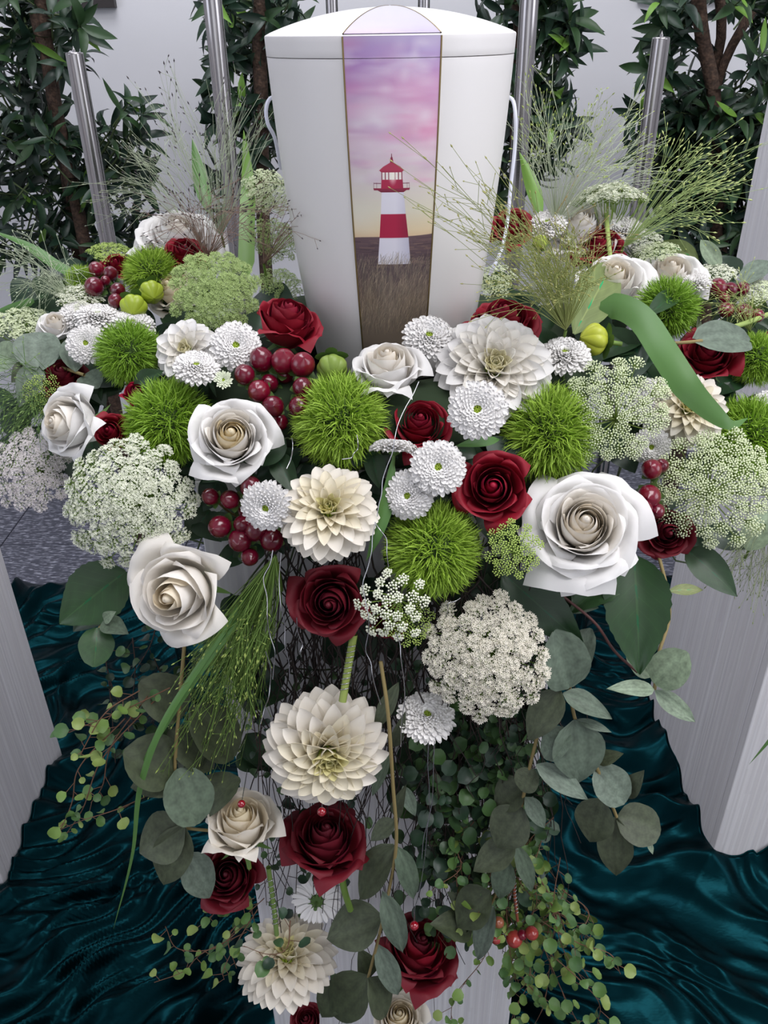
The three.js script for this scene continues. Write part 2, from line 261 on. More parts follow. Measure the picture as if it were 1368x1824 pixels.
  part('carrying_cord', tubeGeo(cpts([[492, 172, 0.86], [481, 176, 0.855], [474, 195, 0.845], [477, 220, 0.84], [488, 242, 0.845], [500, 300, 0.87]]), 0.0018, 40, 8), cord, u);
  part('carrying_cord', tubeGeo(cpts([[905, 172, 0.86], [914, 180, 0.85], [918, 205, 0.845], [917, 260, 0.845], [910, 330, 0.84], [903, 400, 0.83], [893, 445, 0.81], [882, 470, 0.80], [872, 490, 0.80]]), 0.0018, 60, 8), cord, u);
}

// ------------------------------------------------------------------ steel candle stands
{
  const steel = std(0xa9a6a6, 0.18, { metalness: 1 });
  const stand = (label, x, y, D, r, top) => {
    const p = at(x, y, D), h = top ?? p.y; const t = thing('candle_stand', label, 'candle stand', V(p.x, 0, p.z), 'round steel candle stands');
    part('foot', new THREE.CylinderGeometry(r * 4.2, r * 4.4, 0.012, 48).translate(0, 0.006, 0), steel, t);
    const pts = [[0.001, 0.012], [r, 0.012], [r, h - 0.003], [r - 0.001, h - 0.0005], [r - 0.003, h], [r - 0.0035, h - 0.003], [0.001, h - 0.003]].map(([a, b]) => new THREE.Vector2(a, b));
    part('tube', new THREE.LatheGeometry(pts, 48), steel, t);
    part('candle_pin', new THREE.LatheGeometry([[0.003, h - 0.003], [0.0028, h + 0.003], [0.0012, h + 0.006], [0.0001, h + 0.009]].map(([a, b]) => new THREE.Vector2(a, b)), 12), steel, t);
  };
  stand('short steel candle stand at far left, its pin top level with the urn lid', 132, 93, 1.55, 0.0145);
  stand('short steel candle stand at far right, its pin top beside the tree', 1178, 66, 1.55, 0.0145);
  stand('tall steel candle stand left of the urn, running out of the top of the picture', 378, 0, 1.55, 0.0150, 1.62);
  stand('tall steel candle stand right of the urn, running out of the top of the picture', 943, 0, 1.55, 0.0150, 1.62);
  stand('slim steel candle stand showing just above the left half of the urn lid', 591, 5, 1.9, 0.0118, 1.8);
  stand('slim steel candle stand showing just above the right half of the urn lid', 755, 5, 1.9, 0.0118, 1.8);
}
// framed pictures on the back wall, only their lower edges in view
{
  const pic = (label, x0, x1, yb, art) => {
    const a = at(x0, yb, 2.82), b = at(x1, yb, 2.82), w = b.x - a.x, h = 0.5;
    const t = thing('picture_frame', label, 'picture', V((a.x + b.x) / 2, a.y, ZB + 0.001)); const fr = std(0x35302f, 0.5), fw = 0.03;
    part('frame_rail', box(w, fw, 0.024, 0, fw / 2, 0.013), fr, t); part('frame_rail', box(w, fw, 0.024, 0, h - fw / 2, 0.013), fr, t);
    for (const s of [-1, 1]) part('frame_stile', box(fw, h - 2 * fw, 0.024, s * (w / 2 - fw / 2), h / 2, 0.013), fr, t);
    part('print', box(w - 2 * fw, h - 2 * fw, 0.008, 0, h / 2, 0.005), art, t);
  };
  const art = std(0xffffff, 0.5, { map: canvasTexture(256, 256, (g, w, h) => { g.fillStyle = '#d9dce4'; g.fillRect(0, 0, w, h); for (let i = 0; i < 60; i++) { g.fillStyle = pick(['#6d7486', '#3e4353', '#aab0be']); g.fillRect(rnd() * w, rnd() * h, rr(2, 14), rr(4, 22)); } }) });
  pic('dark framed picture on the back wall, top left beside the tree', 40, 206, 16, art);
  pic('dark framed picture on the back wall, top right beside the tree', 1138, 1330, 4, art);
}

// ------------------------------------------------------------------ flower materials
const thin = { transmission: 0.22, thickness: 0 };
const petalWhite = [phys(0xf4f2ef, 0.7, thin), phys(0xf3eee5, 0.7, thin), phys(0xf4ecdd, 0.7, thin)];
const petalCream = [phys(0xefe8da, 0.7, thin), phys(0xefe3ca, 0.7, thin), phys(0xf0e2bf, 0.7, thin)];
const redSheen = { sheen: 0.35, sheenColor: new THREE.Color(0.45, 0.01, 0.09), sheenRoughness: 0.5 };
const petalRed = [phys(0x8c0220, 0.62, redSheen), phys(0x86031f, 0.62, redSheen), phys(0x8a0428, 0.62, redSheen)];
const petalDark = [phys(0x6c0319, 0.64, redSheen), phys(0x66031a, 0.64, redSheen), phys(0x5c031a, 0.64, redSheen)];
const petalPink = [phys(0xa00630, 0.6, redSheen), phys(0x8f0834, 0.6, redSheen), phys(0x86093a, 0.6, redSheen)];
const dahliaWhite = [phys(0xf3f1ee, 0.72, thin), phys(0xf1ede4, 0.72, thin), phys(0xe9e3c0, 0.72, thin)];
const dahliaCream = [phys(0xefe9dd, 0.72, thin), phys(0xece4cc, 0.72, thin), phys(0xdcd59c, 0.72, thin)];
const greenStem = std(0x6d8a3a, 0.55), calyxGreen = std(0x4f6e30, 0.6), darkStem = std(0x3b4a26, 0.6), discGreen = std(0xa3bb3c, 0.7);
const mottle = dataTexture(128, (u, v) => { const n = 218 + 40 * noise(u * 6, v * 6, 2) + 26 * noise(u * 19, v * 19, 5); return [n, n, n]; });
const veined = dataTexture(256, (u, v) => { const s = Math.abs(u - 0.5) * 2, f = (v * 9 - s * 2.4) % 1, q = Math.min(Math.abs((f + 1) % 1), 1 - Math.abs((f + 1) % 1)); const k = Math.max(s < 0.035 ? 1 : 0, q < 0.05 && s < 0.85 ? 0.35 : 0), n = 205 + 22 * noise(u * 7, v * 7, 3) + 42 * k; return [n + 6 * k, n, n]; });
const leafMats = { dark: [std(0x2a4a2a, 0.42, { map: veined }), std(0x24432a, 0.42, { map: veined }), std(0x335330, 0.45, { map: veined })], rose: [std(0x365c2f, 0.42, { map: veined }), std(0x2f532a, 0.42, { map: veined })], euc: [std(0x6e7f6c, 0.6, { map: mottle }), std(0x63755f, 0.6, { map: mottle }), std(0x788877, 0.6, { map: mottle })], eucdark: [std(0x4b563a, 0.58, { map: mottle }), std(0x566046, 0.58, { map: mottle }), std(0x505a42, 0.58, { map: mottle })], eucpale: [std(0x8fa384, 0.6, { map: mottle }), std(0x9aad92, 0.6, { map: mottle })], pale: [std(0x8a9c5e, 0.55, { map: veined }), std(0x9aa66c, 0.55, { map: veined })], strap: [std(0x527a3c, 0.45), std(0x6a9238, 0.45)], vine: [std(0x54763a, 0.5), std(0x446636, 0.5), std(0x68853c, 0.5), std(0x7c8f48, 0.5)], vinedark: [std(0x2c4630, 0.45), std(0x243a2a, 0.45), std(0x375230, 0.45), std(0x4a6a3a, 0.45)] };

// facing of a flower head: a to the right, b up, c towards the eye
function headMatrix(p, a, b, c, spin) {
  const back = EYE.clone().sub(p).normalize(), n = back.multiplyScalar(c).addScaledVector(camRight, a).addScaledVector(camUp, b).normalize();
  const x = V(0.3, 0.2, 0.9).cross(n).normalize(), z = x.clone().cross(n), q = new THREE.Quaternion().setFromRotationMatrix(basis(x, n, z));
  return q.multiply(new THREE.Quaternion().setFromAxisAngle(V(0, 1, 0), spin));
}
function head(name, label, cat, px, py, rpx, [a, b, c = 1], off, group) {
  const p = on(px, py, off), s = rpx * pxm(p), t = thing(name, label, cat, p, group);
  t.quaternion.copy(headMatrix(p, a, b, c, rnd() * 6.28)); t.scale.setScalar(s); return t;
}
function stemPart(t, mat = greenStem, y0 = -0.5, len = 1.0, r = 0.06) { part('stem', new THREE.CylinderGeometry(r, r, len, 8).translate(0, y0 - len / 2, 0), mat, t); }

// --- rose
function rosePetal(t, open, theta, ph, pointy) {
  const rt = 0.06 + open * 0.95 * t ** 1.3, ht = 0.50 + 0.10 * t * (1 - t) - 0.47 * t ** 1.5 * open;
  const B = [[0.05, -0.6], [0.24 + 0.42 * t, -0.52], [0.14 + 0.66 * t * (0.45 + 0.55 * open), mix(ht, -0.05, 0.35)], [rt, ht]];
  const bz = (k, v) => { const w = 1 - v; return w * w * w * B[0][k] + 3 * w * w * v * B[1][k] + 3 * w * v * v * B[2][k] + v * v * v * B[3][k]; };
  const wang = mix(2.3, 0.86, t ** 0.75) * rr(0.94, 1.06), curl = 0.15 + t * t * (0.4 + 0.95 * pointy), tuck = mix(0.045, 0.07, t), nx = rnd() * 90;
  return grid(12, 14, (uu, v) => {
    const u = uu * 2 - 1, au = Math.abs(u), ve = v * (1 - mix(0.03, 0.22, t ** 0.8) * au ** 2.3) * (1 + 0.03 * noise(nx, u * 1.4, 3));
    const fl = v < 0.5 ? 1 : Math.sqrt(1 - mix(0.08, 0.5, t) * ((v - 0.5) / 0.5) ** 2.4), ang = theta + u * wang * fl;
    const e = Math.max(0, v - 0.62) / 0.38, cr = curl * e * e * (0.10 + 0.26 * au ** 2) ;
    let r = bz(0, ve) + tuck * u * v + cr * 0.55 + 0.035 * noise(nx + u * 2, v * 3, ph) * (0.3 + t), h = bz(1, ve) - cr * 0.75 + 0.09 * (0.2 + t) * noise(u * 2.4, v * 2, nx) * v;
    r = Math.max(0.012, r);
    return [r * Math.cos(ang), h, r * Math.sin(ang)];
  });
}
function rose(label, px, py, r, face, o = {}) {
  const t = head(o.name ?? 'rose', label, 'rose', px, py, r, face, o.off ?? 0);
  const n = Math.round((o.n ?? 26) * 0.86), open = o.open ?? 0.9, mats = o.mats ?? petalWhite, pointy = o.pointy ?? 0.5;
  for (let i = 0; i < n; i++) {
    const k = (i + 0.5) / n, tt = k ** 0.9;
    part('petal', rosePetal(tt, open, i * 2.3999 + rr(-0.2, 0.2), i, pointy), tt > 0.55 ? mats[0] : tt > 0.28 ? mats[1] : mats[2], t);
  }
  part('heart', new THREE.LatheGeometry([[0.001, -0.3], [0.09, -0.3], [0.12, 0.1], [0.095, 0.36], [0.05, 0.46], [0.012, 0.49], [0.001, 0.47]].map((p) => new THREE.Vector2(...p)), 16), mats[2], t);
  part('calyx', new THREE.LatheGeometry([[0.0, -0.78], [0.1, -0.76], [0.2, -0.66], [0.24, -0.55], [0.12, -0.5], [0, -0.5]].map((p) => new THREE.Vector2(...p)), 14), calyxGreen, t);
  const sg = grid(2, 6, (u, v) => { const w = 0.09 * (1 - v) ** 0.8 * (u - 0.5) * 2; return [0.16 + v * 0.42, -0.62 - 0.1 * Math.sin(v * 3) - 0.25 * v * v, w]; });
  for (let i = 0; i < 5; i++) { const s = part('sepal', sg, calyxGreen, t); s.rotation.y = i * 1.257; }
  stemPart(t, greenStem, -0.75, o.stem ?? 0.9, 0.055);
  return t;
}
// --- dahlia: petals in a spiral over a ball
const dahliaPetalCache = {};
function dahliaPetal(kind, cup, point, width) {
  const key = [kind, cup, point, width].join();
  return dahliaPetalCache[key] ??= grid(6, 12, (uu, vv) => {
    const v = Math.sin(vv * Math.PI / 2), u = uu * 2 - 1, tip = clamp((v - 0.5) / 0.5), w = (0.34 + 0.66 * Math.sin(clamp(v / 0.56) * Math.PI / 2)) * Math.sqrt(Math.max(0, 1 - tip ** 2.2)) * (point ? 1 - 0.2 * tip : 1);
    const c = cup * (0.5 + 0.5 * Math.sin(v * 2.6)), x = Math.sin(u * c) / c * w, y = (1 - Math.cos(u * c)) / c * w;
    return [x, y + 0.20 * Math.sin(v * 3.1) * (1 - 0.5 * u * u) - (kind === 'tight' ? -0.35 : 0.16) * v * v, v * (1 - 0.02 * u * u)];
  });
}
function dahlia(label, px, py, r, face, o = {}) {
  const t = head('dahlia', label, 'dahlia', px, py, r, face, o.off ?? 0), mats = o.mats ?? dahliaWhite;
  const N = Math.round((o.n ?? 105) * 1.05), a1 = (o.spread ?? 100) * Math.PI / 180, a0 = (o.centre ?? 10) * Math.PI / 180, depth = o.depth ?? 0.72, width = o.width ?? 0.24;
  for (let i = 0; i < N; i++) {
    const k = (i + 0.5) / N, al = a0 + (a1 - a0) * k ** 0.62, ph = i * 2.39996 + rr(-0.06, 0.06), L = mix(0.30, 0.82, clamp(k * 2.2) ** 0.8) * rr(0.95, 1.05) * (al > 1.3 ? 1 : mix(depth, 1, Math.sin(al)));
    const rad = V(Math.cos(ph), 0, Math.sin(ph)), dir = rad.clone().multiplyScalar(Math.sin(al)).add(V(0, Math.cos(al), 0));
    const nrm = rad.clone().multiplyScalar(-Math.cos(al)).add(V(0, Math.sin(al), 0)), x = nrm.clone().cross(dir);
    const tight = k < 0.16, g = dahliaPetal(tight ? 'tight' : 'open', tight ? 1.9 : k < 0.5 ? 1.45 : 1.15, o.pointed, 1);
    const m = part('petal', g, k < 0.12 ? mats[2] : k < 0.4 ? mats[1] : mats[0], t);
    const w = width * 1.0 * mix(0.62, 1.12, clamp(k * 1.8)) * rr(0.93, 1.07);
    m.matrix.copy(basis(x.multiplyScalar(w), nrm.multiplyScalar(w * 1.0), dir.clone().multiplyScalar(L), dir.clone().multiplyScalar(0.17).add(V(0, -0.08, 0)))); m.matrix.decompose(m.position, m.quaternion, m.scale); m.rotateZ(rr(-0.12, 0.12)); m.rotateX(rr(-0.08, 0.08));
  }
  const s = new Soup(); const fg = new THREE.ConeGeometry(0.03, 0.22, 5);
  for (let i = 0; i < 40; i++) { const a = i * 2.4, q = 0.025 * Math.sqrt(i); s.add(fg, new THREE.Matrix4().makeTranslation(q * Math.cos(a), 0.20 - q * 0.3, q * Math.sin(a))); }
  s.build('centre', o.disc ?? discGreen, t, true);
  part('receptacle', new THREE.SphereGeometry(0.24, 16, 10).scale(1, 0.8, 1).translate(0, -0.08, 0), calyxGreen, t);
  stemPart(t, greenStem, -0.25, o.stem ?? 1.0, 0.05);
  return t;
}
// --- small white chrysanthemum
const mumPetal = grid(2, 8, (uu, vv) => { const v = Math.sin(vv * Math.PI / 2), u = uu * 2 - 1, w = 0.118 * (0.4 + 0.6 * v) * (v > 0.7 ? Math.sqrt(Math.max(0, 1 - ((v - 0.7) / 0.3) ** 2)) : 1); return [u * w, 0.07 * u * u * v + 0.10 * Math.sin(v * 2.9), v]; });
const mumWhite = phys(0xf6f4f1, 0.7), mumPale = phys(0xe6ecd2, 0.65);
function mum(label, px, py, r, face, o = {}) {
  const t = head('chrysanthemum', label, 'chrysanthemum', px, py, r, face, o.off ?? 0.004);
  const s = new Soup(), N = o.n ?? 210;
  for (let i = 0; i < N; i++) {
    const k = (i + 0.5) / N, al = mix(0.42, o.spread ?? 1.7, k ** 0.75), ph = i * 2.39996 + rr(-0.1, 0.1), L = mix(0.26, 0.78, clamp(k * 1.2) ** 0.8) * rr(0.93, 1.05), base = 0.34;
    const rad = V(Math.cos(ph), 0, Math.sin(ph)), dir = rad.clone().multiplyScalar(Math.sin(al)).add(V(0, Math.cos(al), 0)), nrm = rad.clone().multiplyScalar(-Math.cos(al)).add(V(0, Math.sin(al), 0)), x = nrm.clone().cross(dir);
    s.add(mumPetal, basis(x, nrm, dir.clone().multiplyScalar(L), dir.clone().multiplyScalar(base * 0.6).addScaledVector(rad, 0.08).add(V(0, -0.1, 0))));
  }
  s.build('petals', o.white ?? mumWhite, t, true);
  const d = new Soup(), dg = new THREE.IcosahedronGeometry(0.035, 0);
  for (let i = 0; i < 60; i++) { const a = i * 2.4, q = 0.034 * Math.sqrt(i); d.add(dg, new THREE.Matrix4().makeTranslation(q * Math.cos(a), 0.17 - q * q * 0.6, q * Math.sin(a))); }
  d.build('disc', discGreen, t, true);
  const cp = grid(2, 5, (u, v) => [(u - 0.5) * 0.16 * (1 - v * 0.9), 0.01, v * 0.42]);
  part('receptacle', new THREE.SphereGeometry(0.26, 14, 8).scale(1, 0.7, 1).translate(0, -0.1, 0), calyxGreen, t);
  for (let i = 0; i < 10; i++) { const c = part('bract', cp, calyxGreen, t); c.position.y = -0.27; c.rotation.set(0, i * 0.628, 0); c.rotateX(-0.25); }
  stemPart(t, calyxGreen, -0.25, o.stem ?? 1.2, 0.08);
  return t;
}
// --- shaggy green dianthus ball
const trickMats = [std(0x8bb234, 0.6), std(0x80a830, 0.6), std(0x96b83c, 0.6)];
function trick(label, px, py, r, face, o = {}) {
  const t = head('green_dianthus', label, 'dianthus', px, py, r, face, o.off ?? 0);
  const p = [], idx = [], N = (o.n ?? 1500) * 1.8, lo = o.lo ?? -0.62;
  for (let i = 0; i < N; i++) {
    const y = mix(1, lo, (i + 0.5) / N), a = i * 2.39996, q = Math.sqrt(1 - y * y), dir = V(q * Math.cos(a) + rr(-0.3, 0.3), y + rr(-0.3, 0.3), q * Math.sin(a) + rr(-0.3, 0.3)).normalize();
    const side = V(rr(-1, 1), rr(-1, 1), rr(-1, 1)).cross(dir).normalize(), bend = side.clone().cross(dir), L = rr(0.78, 1.06), cv = rr(-0.26, 0.26), w = rr(0.009, 0.016), b = p.length / 3;
    const flat = (v) => v.clone().multiply(V(1, 0.92, 1));
    for (const [k, f] of [[0.52, 0.7], [0.75, 1], [0.92, 0.7]]) { const c = flat(dir.clone().multiplyScalar(L * k).addScaledVector(bend, cv * (k - 0.5) * 2)); for (const s of [-1, 1]) p.push(c.x + side.x * w * f * s, c.y + side.y * w * f * s, c.z + side.z * w * f * s); }
    const c = flat(dir.clone().multiplyScalar(L).addScaledVector(bend, cv * 1.6)); p.push(c.x, c.y, c.z);
    idx.push(b, b + 1, b + 3, b, b + 3, b + 2, b + 2, b + 3, b + 5, b + 2, b + 5, b + 4, b + 4, b + 5, b + 6);
  }
  const g = new THREE.BufferGeometry(); g.setAttribute('position', new THREE.Float32BufferAttribute(p, 3)); g.setIndex(idx); g.computeVertexNormals();
  part('tufts', g, pick(trickMats), t, true);
  part('core', new THREE.SphereGeometry(0.6, 20, 14), std(0x33491a, 0.9), t);
  stemPart(t, greenStem, -0.5, o.stem ?? 1.1, 0.05);
  return t;
}
// --- umbel of tiny florets
const floretGeo = (() => { const p = [0, -0.3, 0], idx = []; for (let i = 0; i < 5; i++) { const a = i * 1.2566, b = p.length / 3; for (const [da, q, y] of [[-0.42, 0.62, 0.02], [0, 1, 0.16], [0.42, 0.62, 0.02]]) p.push(q * Math.cos(a + da), y, q * Math.sin(a + da)); idx.push(0, b, b + 1, 0, b + 1, b + 2); } const g = new THREE.BufferGeometry(); g.setAttribute('position', new THREE.Float32BufferAttribute(p, 3)); g.setIndex(idx); g.computeVertexNormals(); return g; })();
const floretMats = { white: std(0xe9ecd6, 0.7), cream: std(0xe9e3d2, 0.7), pale: std(0xdde6be, 0.7), green: std(0xa2b872, 0.7), lime: std(0xa8bf62, 0.7), pink: std(0xe6dedd, 0.7) };
const rayMat = std(0x83a046, 0.6), rayPale = std(0x9fb463, 0.6);
function umbel(label, px, py, r, face, o = {}) {
  const t = head('umbel_flower', label, 'lace flower', px, py, r, face, o.off ?? 0.004);
  const N = o.n ?? 58, F = o.f ?? 26, dome = o.dome ?? 0.5, us = o.us ?? 0.155, fs = o.fs ?? 0.034, fl = new Soup(), ra = new Soup(), hub = V(0, -0.75, 0), dot = o.dot ? new THREE.IcosahedronGeometry(0.6, 0) : floretGeo;
  for (let i = 0; i < N; i++) {
    const k = (i + 0.6) / N, q = 0.93 * Math.sqrt(k) * rr(0.95, 1.05), a = i * 2.39996 + rr(-0.1, 0.1), c = V(q * Math.cos(a), dome * (1 - q * q) + rr(-0.03, 0.03), q * Math.sin(a)), nrm = V(c.x * dome * 1.6, 1, c.z * dome * 1.6).normalize();
    if (o.gap && rnd() < o.gap) continue;
    const mid = hub.clone().lerp(c, 0.6).add(V(c.x * 0.12, -0.06, c.z * 0.12)), foot = c.clone().addScaledVector(nrm, -us * 0.9);
    ra.tube(curve([hub, mid, foot], 5), 0.014, 3, 0.009);
    const x = V(0.1, 0.3, 0.9).cross(nrm).normalize(), z = x.clone().cross(nrm), sz = us * rr(0.85, 1.15);
    for (let j = 0; j < F; j++) {
      const qq = Math.sqrt((j + 0.5) / F), b = j * 2.39996, e = V().addScaledVector(x, sz * qq * Math.cos(b)).addScaledVector(z, sz * qq * Math.sin(b)).addScaledVector(nrm, sz * 0.45 * (1 - qq * qq) + rr(-0.02, 0.02)).add(c);
      const dn = nrm.clone().add(V(rr(-0.5, 0.5), rr(-0.5, 0.5), rr(-0.5, 0.5))).normalize(), fx = V(0.7, 0.1, 0.3).cross(dn).normalize(), fz = fx.clone().cross(dn), f = fs * rr(0.8, 1.2);
      fl.add(dot, basis(fx.multiplyScalar(f), dn.multiplyScalar(f), fz.multiplyScalar(f), e));
      if (j % 2 === 0) ra.tube([foot, e.clone().addScaledVector(dn, -0.01)], 0.005, 3);
    }
  }
  fl.build('florets', floretMats[o.c ?? 'white'], t, true);
  ra.build('rays', o.pale ? rayPale : rayMat, t, true);
  stemPart(t, rayMat, -0.7, o.stem ?? 0.9, 0.03);
  return t;
}
// --- berries of St John's wort
const berryMats = [phys(0x5e051f, 0.22, { clearcoat: 0.6, clearcoatRoughness: 0.15 }), phys(0x680724, 0.22, { clearcoat: 0.6, clearcoatRoughness: 0.15 }), phys(0x760b26, 0.24, { clearcoat: 0.6, clearcoatRoughness: 0.15 })];
const berryGeo = new THREE.LatheGeometry([[0.001, -1], [0.45, -0.93], [0.8, -0.6], [0.95, -0.1], [0.93, 0.3], [0.72, 0.75], [0.4, 1.0], [0.12, 1.1], [0.04, 1.22], [0.001, 1.24]].map((p) => new THREE.Vector2(...p)), 20);
const sepalGeo = grid(2, 4, (u, v) => [(u - 0.5) * 0.8 * Math.sin(0.3 + v * 2.7), 0.15 * v - 0.1, 0.2 + v * 0.95]);
function berries(label, list, origin, o = {}) {
  const hub = on(...origin, -0.03), t = thing('berry_sprig', label, 'berries', hub), s = new Soup(); const mats = o.mats ?? berryMats;
  for (const [x, y, r, off = 0.012] of list) {
    const p = on(x, y, off), q = r * pxm(p), d = p.clone().sub(hub).normalize().addScaledVector(camBack, 0.35).add(V(rr(-0.3, 0.3), rr(-0.1, 0.5), rr(-0.2, 0.2))).normalize();
    const b = part('berry', berryGeo, pick(mats), t); b.position.copy(p).sub(hub); b.scale.setScalar(q * 1.06); b.quaternion.setFromUnitVectors(V(0, 1, 0), d);
    for (let i = 0; i < 5; i++) { const e = part('sepal', sepalGeo, calyxGreen, b); e.position.y = -0.95; e.rotation.y = i * 1.2566; }
    const ft = p.clone().addScaledVector(d, -q).sub(hub); s.tube(curve([V(), ft.clone().multiplyScalar(0.5).add(V(0, -0.004, 0)), ft], 6), 0.0011, 5);
  }
  s.build('twigs', std(0x6b5a35, 0.6), t);
  return t;
}
// --- dahlia bud
function bud(label, px, py, r, face, o = {}) {
  const t = head('dahlia_bud', label, 'flower bud', px, py, r, face, o.off ?? 0.006);
  const g = o.mat ?? std(0x9fb233, 0.4);
  const pg = grid(6, 8, (uu, v) => { const a = (uu - 0.5) * 0.98, R = 0.78 * Math.max(0.004, Math.sin(0.25 + v * 2.88)) ** 0.7 * (1 + 0.14 * Math.cos((uu - 0.5) * 3.1)); return [R * Math.sin(a), -0.75 + 1.45 * v, R * Math.cos(a)]; });
  for (let i = 0; i < 7; i++) { const p = part('bud_scale', pg, g, t); p.rotation.y = i * 0.8976; p.rotation.x = 0.03 * (i % 2); }
  const cg = grid(4, 6, (u, v) => [(u - 0.5) * 0.7 * Math.sin(0.35 + v * 2.5), -0.2 * v + 0.28 * v * v, 0.12 + v * 0.85]);
  for (let i = 0; i < 5; i++) { const c = part('calyx_leaf', cg, calyxGreen, t); c.position.y = -0.78; c.rotation.y = i * 1.2566; }
  if (o.curl) part('stem', tubeGeo([V(0, -0.7, 0), V(0, -1.15, 0.05), V(0.2, -1.45, 0.1), V(0.5, -1.4, 0.1), V(0.62, -1.0, 0.1)], 0.12, 24, 8), greenStem, t); else stemPart(t, greenStem, -0.75, o.stem ?? 1.0, 0.13);
  return t;
}
// --- leaves: base and tip given as points; w: full width; n: the way the upper side looks
const SHAPES = { round: (v) => Math.sqrt(Math.max(0, 1 - (v * 2 - 1) ** 2)) * (1 - 0.12 * v), ovate: (v) => Math.sin(Math.PI * v ** 0.72) ** 0.85, lance: (v) => Math.sin(Math.PI * v ** 0.85) ** 0.95, strap: (v) => Math.min(1, v * 6 + 0.4) * Math.min(1, (1 - v) * 2.2) ** 0.8, heart: (v) => Math.sqrt(Math.max(0, 1 - (v * 2 - 1) ** 2)) * (1.1 - 0.25 * v) };
function leafGeo(P0, P1, w, n, shape, bend = 0.1, fold = 0.12, serr = 0) {
  const ax = P1.clone().sub(P0), L = ax.length(); ax.normalize(); const x = ax.clone().cross(n).normalize(), N = x.clone().cross(ax), f = SHAPES[shape], nz = rnd() * 50;
  const nv = serr ? 24 : 10;
  return grid(serr ? 6 : 6, nv, (uu, v) => {
    const u = uu * 2 - 1, vv = v, h = w / 2 * f(clamp(vv, 0.004, 0.996)) * (serr ? 1 + serr * ((vv * 11) % 1 - 0.5) * Math.abs(u) ** 3 : 1) * (1 + 0.07 * noise(nz, v * 3, u));
    const side = u * h, lift = Math.abs(u) * h * fold * 2 + bend * L * 4 * v * (1 - v) * 0.5 - bend * L * v * v * 0.4 + 0.03 * L * noise(nz + u, v * 2.2, 7);
    const bk = shape === 'heart' ? -0.14 * L * Math.abs(u) * (1 - v) ** 2 : 0;
    const c = P0.clone().addScaledVector(ax, v * L + bk).addScaledVector(x, side).addScaledVector(N, lift);
    return [c.x, c.y, c.z];
  });
}
const toEye = (p, a = 0, b = 0) => EYE.clone().sub(p).normalize().addScaledVector(camRight, a).addScaledVector(camUp, b).normalize();
// a leaf drawn from base pixel to tip pixel
function pxLeaf(root, name, mats, x0, y0, x1, y1, wpx, shape, { d0 = 0.01, d1 = 0.02, a = 0, b = 0.3, bend = 0.1, fold = 0.12, serr = 0 } = {}) {
  const P0 = on(x0, y0, d0), P1 = on(x1, y1, d1), w = wpx * pxm(P0), g = leafGeo(P0.clone().sub(root.position), P1.clone().sub(root.position), w, toEye(P0, a + rr(-0.2, 0.2), b + rr(-0.15, 0.15)), shape, bend, fold, serr);
  return part(name, g, Array.isArray(mats) ? pick(mats) : mats, root);
}

